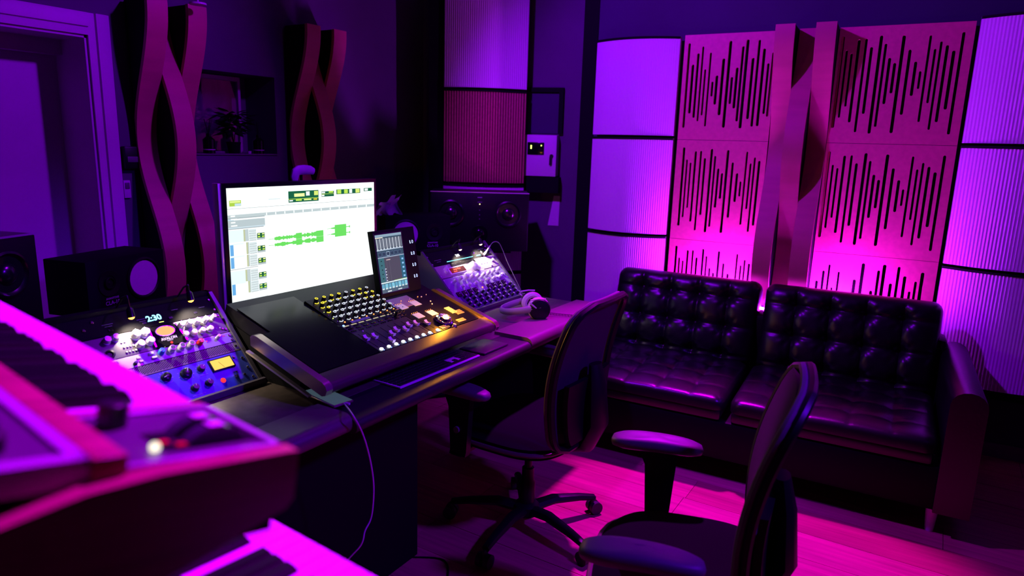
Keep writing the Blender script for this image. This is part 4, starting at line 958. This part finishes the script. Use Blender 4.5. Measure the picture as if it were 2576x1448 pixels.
# ------------------------------------------------------------------ office chairs
def make_chair(label,loc,rot):
    t=thing('office_chair',label,'office chair',loc,(0,0,rot),'black mesh-back office chairs')
    # seat (front = +y)
    def seat(u,v):
        x=-.25+.5*u; y=-.23+.47*v
        r=1
        cx,cy=u*2-1,v*2-1
        m_=max(abs(cx),abs(cy)); l=math.hypot(cx,cy) or 1
        k=m_/l if l>0 else 1
        # superellipse outline
        p=3.2; q=(abs(cx)**p+abs(cy)**p)**(1/p) or 1; s_=m_/q if q>0 else 1
        X=cx*s_*.25;Y=cy*s_*.24+.005
        z=.048*(1-m_**5)+.008*(cx*cx)-.012*max(0,cy)**3
        return (X,Y,z)
    mb=MB(); mb.grid(seat,28,28); n=28
    rim=[i for i in range(n+1)]+[j*(n+1)+n for j in range(1,n+1)]+[n*(n+1)+i for i in range(n-1,-1,-1)]+[j*(n+1) for j in range(n-1,0,-1)]
    k=len(mb.v); mb.v+=[(mb.v[i][0]*.97,mb.v[i][1]*.97,-.035) for i in rim]
    for i in range(len(rim)): a,b=rim[i],rim[(i+1)%len(rim)]; mb.f.append((b,a,k+i,k+(i+1)%len(rim))); mb.m.append(0)
    mb.f.append(tuple(range(k+len(rim)-1,k-1,-1))); mb.m.append(0)
    obj('seat',mb,SEATF,t,(0,.02,.445),smooth=60)
    obj('seat_shell',MB().tube([(mb.v[i][0]*1.0,mb.v[i][1]*1.0+.02,.432) for i in rim[::3]],.009,8,closed=True),mat('brown_edge',(.10,.07,.055),.5),t)
    # back: height .42 -> .98, leaning back, curved
    def bc(u,v,off=0):
        z=.44+.54*v
        hw=.165+.060*math.sin(math.pi*min(1,v*.62+.16))
        # rounded ends
        e=.13
        if v>1-e: hw*=math.sqrt(max(0,1-((v-(1-e))/e)**2))*.42+.58
        if v<e: hw*=math.sqrt(max(0,1-((e-v)/e)**2))*.35+.65
        x=(2*u-1)*hw
        y=-.205-.030*v-.05*v*v+.028*math.sin(v*3.0)+.16*x*x*2.2+off
        c_,s_=math.cos(R(BTW)),math.sin(R(BTW)); X=x*c_-(y+.2)*s_+BSH; Y=x*s_+(y+.2)*c_-.2+BSY
        return (X,Y,z)
    def slab(f,nu,nv,th):
        mb=MB(); a=[f(i/nu,j/nv) for j in range(nv+1) for i in range(nu+1)]; b=[(x,y-th,z) for x,y,z in a]; k=len(a)
        fs=[]
        for j in range(nv):
            for i in range(nu): q=j*(nu+1)+i; fs.append((q,q+1,q+nu+2,q+nu+1)); fs.append((k+q,k+q+nu+1,k+q+nu+2,k+q+1))
        rim=[i for i in range(nu+1)]+[j*(nu+1)+nu for j in range(1,nv+1)]+[nv*(nu+1)+i for i in range(nu-1,-1,-1)]+[j*(nu+1) for j in range(nv-1,0,-1)]
        for i in range(len(rim)): c,d=rim[i],rim[(i+1)%len(rim)]; fs.append((d,c,k+c,k+d))
        return mb.add(a+b,fs),rim,a
    inner=lambda u,v: bc(.05+.9*u,.035+.93*v)
    mb,rim,a=slab(inner,18,26,.012); obj('backrest',mb,MESHF,t,smooth=60)
    mb,rim,a=slab(lambda u,v:bc(u,v,-.004),18,26,.012); 
    pts=[a[i] for i in rim]
    obj('backrest_frame',MB().tube([(x,y-.004,z) for x,y,z in pts],.010,8,closed=True),TRIM,t,label='dark grey fabric border of the backrest')
    obj('back_shell',MB().tube([(x*1.0,y-.022,z) for x,y,z in pts],.013,8,closed=True),BLK,t)
    obj('lumbar_panel',slab(lambda u,v:(lambda p:(p[0],p[1]-.035,p[2]))(bc(.12+.76*u,.05+.42*v)),12,10,.02)[0],BLK,t,smooth=60)
    obj('back_bar',MB().tube([(0,.02,.405),(0,-.14,.395),(0,-.245+BSY,.43),(0,-.285+BSY,.52),(0,-.275+BSY,.66),(0,-.262+BSY,.74)],[.035,.045,.060,.060,.05,.035],10,flat=.6),BLK,t)
    # armrests
    for s_ in (-1,1):
        pr=[]; n=10; L=.135; W2=.043
        pad=MB(); 
        def padf(u,v):
            a=2*math.pi*u; return (0,0,0)
        out=[]
        for i in range(32):
            a=2*math.pi*i/32; c,s2=math.cos(a),math.sin(a)
            px=W2*abs(c)**.6*(1 if c>0 else -1); py=L*abs(s2)**.75*(1 if s2>0 else -1); out.append((px*(1+.10*py/L),py))
        ls=[(.82,-.020),(.97,-.014),(1,-.004),(.97,.006),(.86,.0125),(.6,.016),(.25,.017)]
        vs=[(x*k_+s_*.300,y*k_+.13,z+.652+.010*(-(y/L)**2)*.6) for k_,z in ls for x,y in out]; m_=32
        fs=[(j*m_+i,j*m_+(i+1)%m_,(j+1)*m_+(i+1)%m_,(j+1)*m_+i) for j in range(len(ls)-1) for i in range(m_)]
        fs+=[tuple(range(m_-1,-1,-1)),tuple((len(ls)-1)*m_+i for i in range(m_))]
        ao=obj('armrest',pad.add(vs,fs),ARMP,t,smooth=60)
        obj('arm_post',MB().prism([(-.035,.64),(.085,.64),(.06,.58),(.05,.42),(.055,.40),(-.015,.40),(-.02,.42),(-.03,.58)],s_*.300-.014,s_*.300+.014,'x',T=T((0,.10,0))),BLK,t)
        obj('arm_bracket',MB().box(min(s_*.10,s_*.314),max(s_*.10,s_*.314),.10,.15,.395,.415,b=.004),BLK,t)
        obj('arm_button',MB().cyl((s_*.314,.12,.50),(s_*.322,.12,.50),.012),GRY,t)
    obj('tilt_mechanism',MB().box(-.10,.10,-.10,.13,.36,.41,b=.012),BLK,t)
    obj('lever',MB().cyl((.08,.05,.385),(.27,.06,.38),.005,n=8).box(.25,.31,.045,.075,.374,.386,b=.003),GRY,t)
    obj('gas_lift',MB().lathe([(.030,.09),(.030,.20),(.024,.21),(.024,.26),(.015,.262),(.015,.37)],18),BLK,t)
    obj('hub',MB().lathe([(.04,.060),(.05,.075),(.05,.105),(.034,.115)],20),BLK,t)
    for k in range(5):
        a=R(90+72*k+CHROT[0]); c,s2=math.cos(a),math.sin(a)
        lg=obj('leg',MB().tube([(c*.03,s2*.03,.088),(c*.12,s2*.12,.100),(c*.24,s2*.24,.085),(c*.31,s2*.31,.070)],[.026,.024,.019,.016],8,flat=.8),BLK,t)
        obj('caster',MB().cyl((c*.315-s2*.026,s2*.315+c*.026,.027),(c*.315-s2*.006,s2*.315+c*.006,.027),.0265,n=18).cyl((c*.315+s2*.006,s2*.315-c*.006,.027),(c*.315+s2*.026,s2*.315-c*.026,.027),.0265,n=18).box(-.014,.014,-.004,.004,.03,.068,T=T((c*.312,s2*.312,0))),RUB,lg)
    return t
CHROT=[20]; BTW=0; BSH=0; BSY=0
make_chair('black mesh-back office chair pulled up to the console, seen from behind',(2.17,1.23,0),R(0))
CHROT=[0]; BTW=-8; BSH=.02; BSY=.085
make_chair('nearest office chair, purple-lit armrests, in front of the sofa at the lower right',(1.60,.40,0),R(107-90))
# ------------------------------------------------------------------ keyboards in the foreground
SB,ST=-7.5,10.5
syn=thing('analog_synthesizer','wooden analog synthesizer with black and white keys and raised control panel, nearest the camera','synthesizer',(.366,.448,1.24),(Matrix.Rotation(R(SB),4,'Z')@Matrix.Rotation(R(ST),4,'Y')).to_euler())
KW=.0235
def keys(parent,y0,n,first,x_front,length,blen,up=1,wm=KEYW,bm_=KEYB,rev=False):
    # first: index in the octave (0=C) of the first white key at y0 going +y
    order=['C','D','E','F','G','A','B']
    for i in range(n):
        nm=order[(first+i)%7] if not rev else order[(first-i)%7]
        ya=y0+KW*i if not rev else y0-KW*(i+1)
        shared('white_key',('wk',length),lambda:MB().box(-length,0,.0006,KW-.0006,-.018,0,b=.001,seg=1),wm,parent,(x_front,ya,0))
        sharp=nm in 'CDFGA' if not rev else nm in 'DEGAB'
        if sharp: yb=ya+KW if not rev else ya; shared('black_key',('bk',length,blen),lambda:MB().prism([(-length,0),(-length,.012),(-length+blen-.006,.0115),(-length+blen,.002),(-length+blen,0)],-.0062,.0062,'y'),bm_,parent,(x_front,yb,0),smooth=0)
LK=.150
keys(syn,.150,44,0,-.004,LK,.098)
# case: base tray, near cheek, wheel block, control panel
obj('key_bed',MB().box(-.42,-.001,.006,1.20,-.075,-.021),BLM,syn)
obj('front_rail',MB().box(-.012,.0,.146,1.20,-.050,-.019),MAHO,syn)
chk=[(.002,.002),(-.11,.001),(-.16,-.004),(-.26,-.030),(-.44,-.030),(-.44,-.17),(-.30,-.15),(-.004,-.048),(.003,-.04)]
obj('wooden_cheek',MB().prism(chk,-.016,.004,'y'),MAHO,syn)
obj('wooden_cheek',MB().prism(chk,1.20,1.22,'y'),MAHO,syn)
obj('block_rail',MB().box(-.135,-.002,.135,.148,-.03,.002),MAHO,syn)
VPL=mat('violet_grey_frame',(.42,.38,.46),.4,.2)
wb_=obj('wheel_block',MB().box(-.135,-.001,.004,.135,-.02,.0),mat('charcoal_panel',(.10,.09,.11),.4,.2),syn,smooth=0)
for a_,b_2,c_,d_ in ((-.128,-.001,.004,.010),(-.128,-.001,.128,.135),(-.135,-.126,.004,.135),(-.008,-.001,.004,.135)): obj('frame_edge',MB().box(a_,b_2,c_,d_,0,.003,b=.001,seg=1),VPL,wb_)
for y in (.040,.066):
    obj('pitch_wheel',MB().cyl((-.045,y-.007,-.016),(-.045,y+.007,-.016),.031,n=32),mat('clear_dark_wheel',(.05,.02,.07),.15),wb_)
    obj('wheel_grip',MB().box(-.052,-.038,y-.0065,y+.0065,.0145,.0158,b=.0005),mat('pale_wheel_grip',(.7,.65,.7),.4),wb_)
    obj('wheel_slot',MB().box(-.088,-.006,y-.011,y+.011,-.004,.0008),BLM,wb_,smooth=0)
obj('wheel_knob',MB().lathe([(.012,0),(.012,.020),(.010,.021)],20,T=T((-.098,.108,0))),KNB,wb_)
obj('white_lamp',MB().sphere((-.094,.036,.003),.0042,n=10),em('warm_white_lamp',(1,.92,.7),1.6),wb_)
for x,y in ((-.083,.046),(-.073,.036)): obj('red_rocker',MB().box(x-.004,x+.004,y-.003,y+.003,0,.003),REDP,wb_)
# raised hinged control panel behind the keys
cp=obj('control_panel',MB().box(-.44,-.152,.012,1.18,-.008,.010),mat('charcoal_panel'),syn,smooth=0)
obj('front_rail',MB().box(-.152,-.128,.0,1.20,-.02,.014,b=.002),MAHO,cp,label='glossy red-brown wooden front rail')
obj('metal_edge',MB().box(-.163,-.152,.004,1.18,.008,.0135),VPL,cp); obj('metal_edge',MB().box(-.44,-.152,.004,.018,-.006,.0135),VPL,cp)
for i in range(3):
    for j in range(5): obj('panel_knob',MB().lathe([(.013,0),(.012,.012),(.008,.014),(.007,.02)],18,T=T((-.20-.055*i,.055+.075*j,.010))),KNB,cp)
# lower keyboard
low=thing('stage_keyboard','lower white-keyed keyboard under the wooden synthesizer, bottom left','keyboard',(.548,.724,1.0),(Matrix.Rotation(R(-4),4,'Z')@Matrix.Rotation(R(2),4,'Y')).to_euler())
keys(low,0,26,2,0,.150,.097,rev=True)
obj('key_bed',MB().box(-.30,-.004,-.62,.0,-.060,-.020),BLM,low)
obj('rear_case',MB().box(-.36,-.150,-.62,-.0,-.06,.010,b=.003),BLM,low)
# keyboard stand
ks=thing('keyboard_stand','black two-tier keyboard stand carrying the two keyboards','keyboard stand',(.20,.62,0))
obj('leg',MB().box(-.03,.03,.0,.04,0,.93),BLM,ks); obj('leg',MB().box(-.03,.03,-.40,-.36,0,.93),BLM,ks)
obj('lower_arm',MB().box(-.02,.34,.0,.03,.905,.930),BLM,ks); obj('lower_arm',MB().box(-.02,.34,-.40,-.37,.905,.930),BLM,ks)
obj('post',MB().box(-.06,-.03,.0,.03,.9,1.17),BLM,ks); obj('post',MB().box(-.06,-.03,.42,.45,0,1.165),BLM,ks); obj('foot',MB().box(-.25,.28,-.41,.05,0,.03),BLM,ks)
# ------------------------------------------------------------------ items on the desk
phone=thing('smartphone','smartphone lying on the desk edge left of the console with a cable plugged in','phone',(1.266,1.343,.7725),(0,0,R(-9.7)))
Lp,Wp=.160,.066
obj('phone_body',MB().box(-.0,Wp,0,Lp,0,.0075,b=.0025),mat('gold_metal',(.75,.6,.45),.25,.9),phone)
obj('phone_screen',MB().box(.003,Wp-.003,.003,Lp-.003,.0075,.008),mat('phone_glass',(.02,.035,.04),.08,emit=(.10,.16,.22),es=.4),phone,smooth=0)
# phone cable, hanging from the desk edge
cp_=[(1.305,1.345,.776),(1.320,1.300,.772)]
def cat(pts,n=6):
    pts=[Vector(p) for p in pts]; out=[]
    for i in range(len(pts)-1):
        p0=pts[max(i-1,0)];p1=pts[i];p2=pts[i+1];p3=pts[min(i+2,len(pts)-1)]
        for k in range(n): q=k/n; out.append(.5*((2*p1)+(p2-p0)*q+(2*p0-5*p1+4*p2-p3)*q*q+(3*p1-p0-3*p2+p3)*q**3))
    out.append(pts[-1]); return out
pl=[(862,1020),(885,1040),(908,1080),(925,1130),(937,1190),(940,1240),(934,1300),(918,1335),(908,1370)]
pts=[Vector((1.302,1.342,.777))]
for i,(px,py) in enumerate(pl[1:]): 
    yy=1.246; r=ray(px,py); pts.append(EYE+r*(yy/r.y))
zend=pts[-1].z
pts+=[Vector((pts[-1].x-.03,pts[-1].y+.04,max(.25,zend-.08))),Vector((pts[-1].x+.05,pts[-1].y+.03,max(.12,zend-.22))),Vector((pts[-1].x+.16,pts[-1].y-.05,.012)),Vector((pts[-1].x+.10,pts[-1].y-.12,.006))]
t=thing('charging_cable','thin white cable hanging from the smartphone down in front of the desk','cable',(0,0,0))
obj('cord',MB().tube(cat(pts),.0021,7),mat('white_cable',(.7,.68,.7),.4),t)
obj('plug',MB().box(-.004,.004,-.018,0,-.003,.003,b=.001,T=T((1.303,1.341,.7765))@RZ(12)),WHT,t)
# keyboard
kb=thing('computer_keyboard','slim computer keyboard with dark keys in front of the console','keyboard',(1.515,1.318,.7595),(0,0,R(-1)))
obj('base',MB().box(0,.42,0,.118,0,.006,b=.002),mat('keyboard_silver',(.85,.78,.85),.4),kb)
KEYD=mat('dark_keycap',(.012,.010,.016),.45)
pitch=.0187
for r_ in range(6):
    for c in range(22):
        x=.006+pitch*c; y=.006+pitch*.97*r_
        if 15<=c<18 and r_ in (0,2) and not (c==16 and r_==1) and r_==2: continue
        if 15<=c<18 and r_==1 and c!=16: continue
        if r_==0 and 4<=c<=8:
            if c==4: shared('space_bar','space',lambda:MB().box(0,pitch*5-.002,0,.0150,0,.003,b=.0006,seg=1),KEYD,kb,(x,y,.006))
            continue
        shared('keycap','kc',lambda:MB().box(0,pitch-.0030,0,.0150,0,.003,b=.0006,seg=1),KEYD,kb,(x,y,.006))
t=thing('trackpad','flat dark trackpad right of the computer keyboard on the desk front','trackpad',(1.955,1.305,.7595),(0,0,0))
obj('pad_body',MB().box(0,.16,0,.112,0,.007,b=.002),mat('trackpad_dark',(.05,.04,.04),.35),t)
t=thing('computer_mouse','small dark mouse on the desk beside the right end of the console','mouse',(2.225,1.50,.7605))
obj('shell',MB().sphere((0,0,.004),.05,n=18,sc=(.55,.95,.5)),BLK,t)
obj('scroll_wheel',MB().cyl((-.004,.028,.024),(.004,.028,.024),.006),GRY,t)
# headphones
hp=thing('headphones','black and silver over-ear headphones lying on the desk right of the console','headphones',(2.55,1.44,.813),(0,0,R(-45)))
def cup(y,s_):
    M_=T((0,y,0))@RX(-90*s_)
    c_=obj('ear_cup',MB().lathe([(.020,-.014),(.038,-.012),(.046,-.004),(.047,.006),(.042,.014),(.030,.017),(.0,.018)],28,T=M_,cap=False),BLK,hp)
    obj('ear_pad',MB().lathe([(.044,-.014),(.050,-.022),(.047,-.034),(.036,-.038),(.026,-.034),(.026,-.014)],28,T=M_,cap=False),mat('light_velour_pad',(.55,.52,.50),.9) if s_<0 else mat('light_velour_pad'),c_)
cup(-.075,-1); cup(.075,1)
band=[(-.150*math.sin(a),-.082*math.cos(a),.012-.03*math.sin(a)) for a in [math.pi*k/18 for k in range(19)]]
obj('headband',MB().tube(band,.011,10,flat=1.3),mat('grey_headband',(.24,.22,.21),.7),hp)
for s_ in (-1,1): obj('yoke',MB().tube([(-.02,s_*.090,.010),(-.05,s_*.092,.035),(-.045,s_*.088,.045),(-.01,s_*.088,.050),(.02,s_*.09,.048)],.0035,8),ALU,hp)
pts=[];
c0=Vector((.045,-.03,-.03)); c1=Vector((.22,-.10,-.035))
for i in range(200):
    q=i/199; p=c0.lerp(c1,q); a=i*.9; pts.append((p.x+.003*math.sin(a),p.y+.003*math.sin(a),p.z+.006*math.cos(a)))
obj('coiled_cable',MB().tube(pts,.0013,5),BLK,hp)
# glimpse under the desk on the right: power supply and headset-like frame
t=thing('power_supply','small black power box with a white light on the floor under the desk','power supply',(2.86,1.98,.0))
obj('box_body',MB().box(0,.16,0,.09,0,.05,b=.006),BLK,t); obj('status_light',MB().sphere((.02,-.002,.035),.004,n=8),em('white_blue_key'),t)
t=thing('floor_cable','dark cable lying on the floor in front of the desk','cable',(0,0,0))
obj('cord',MB().tube(cat([(1.75,1.47,.004),(1.80,1.36,.004),(1.70,1.28,.004),(1.60,1.33,.004),(1.50,1.30,.004),(1.42,1.22,.004)]),.003,6),BLM,t)
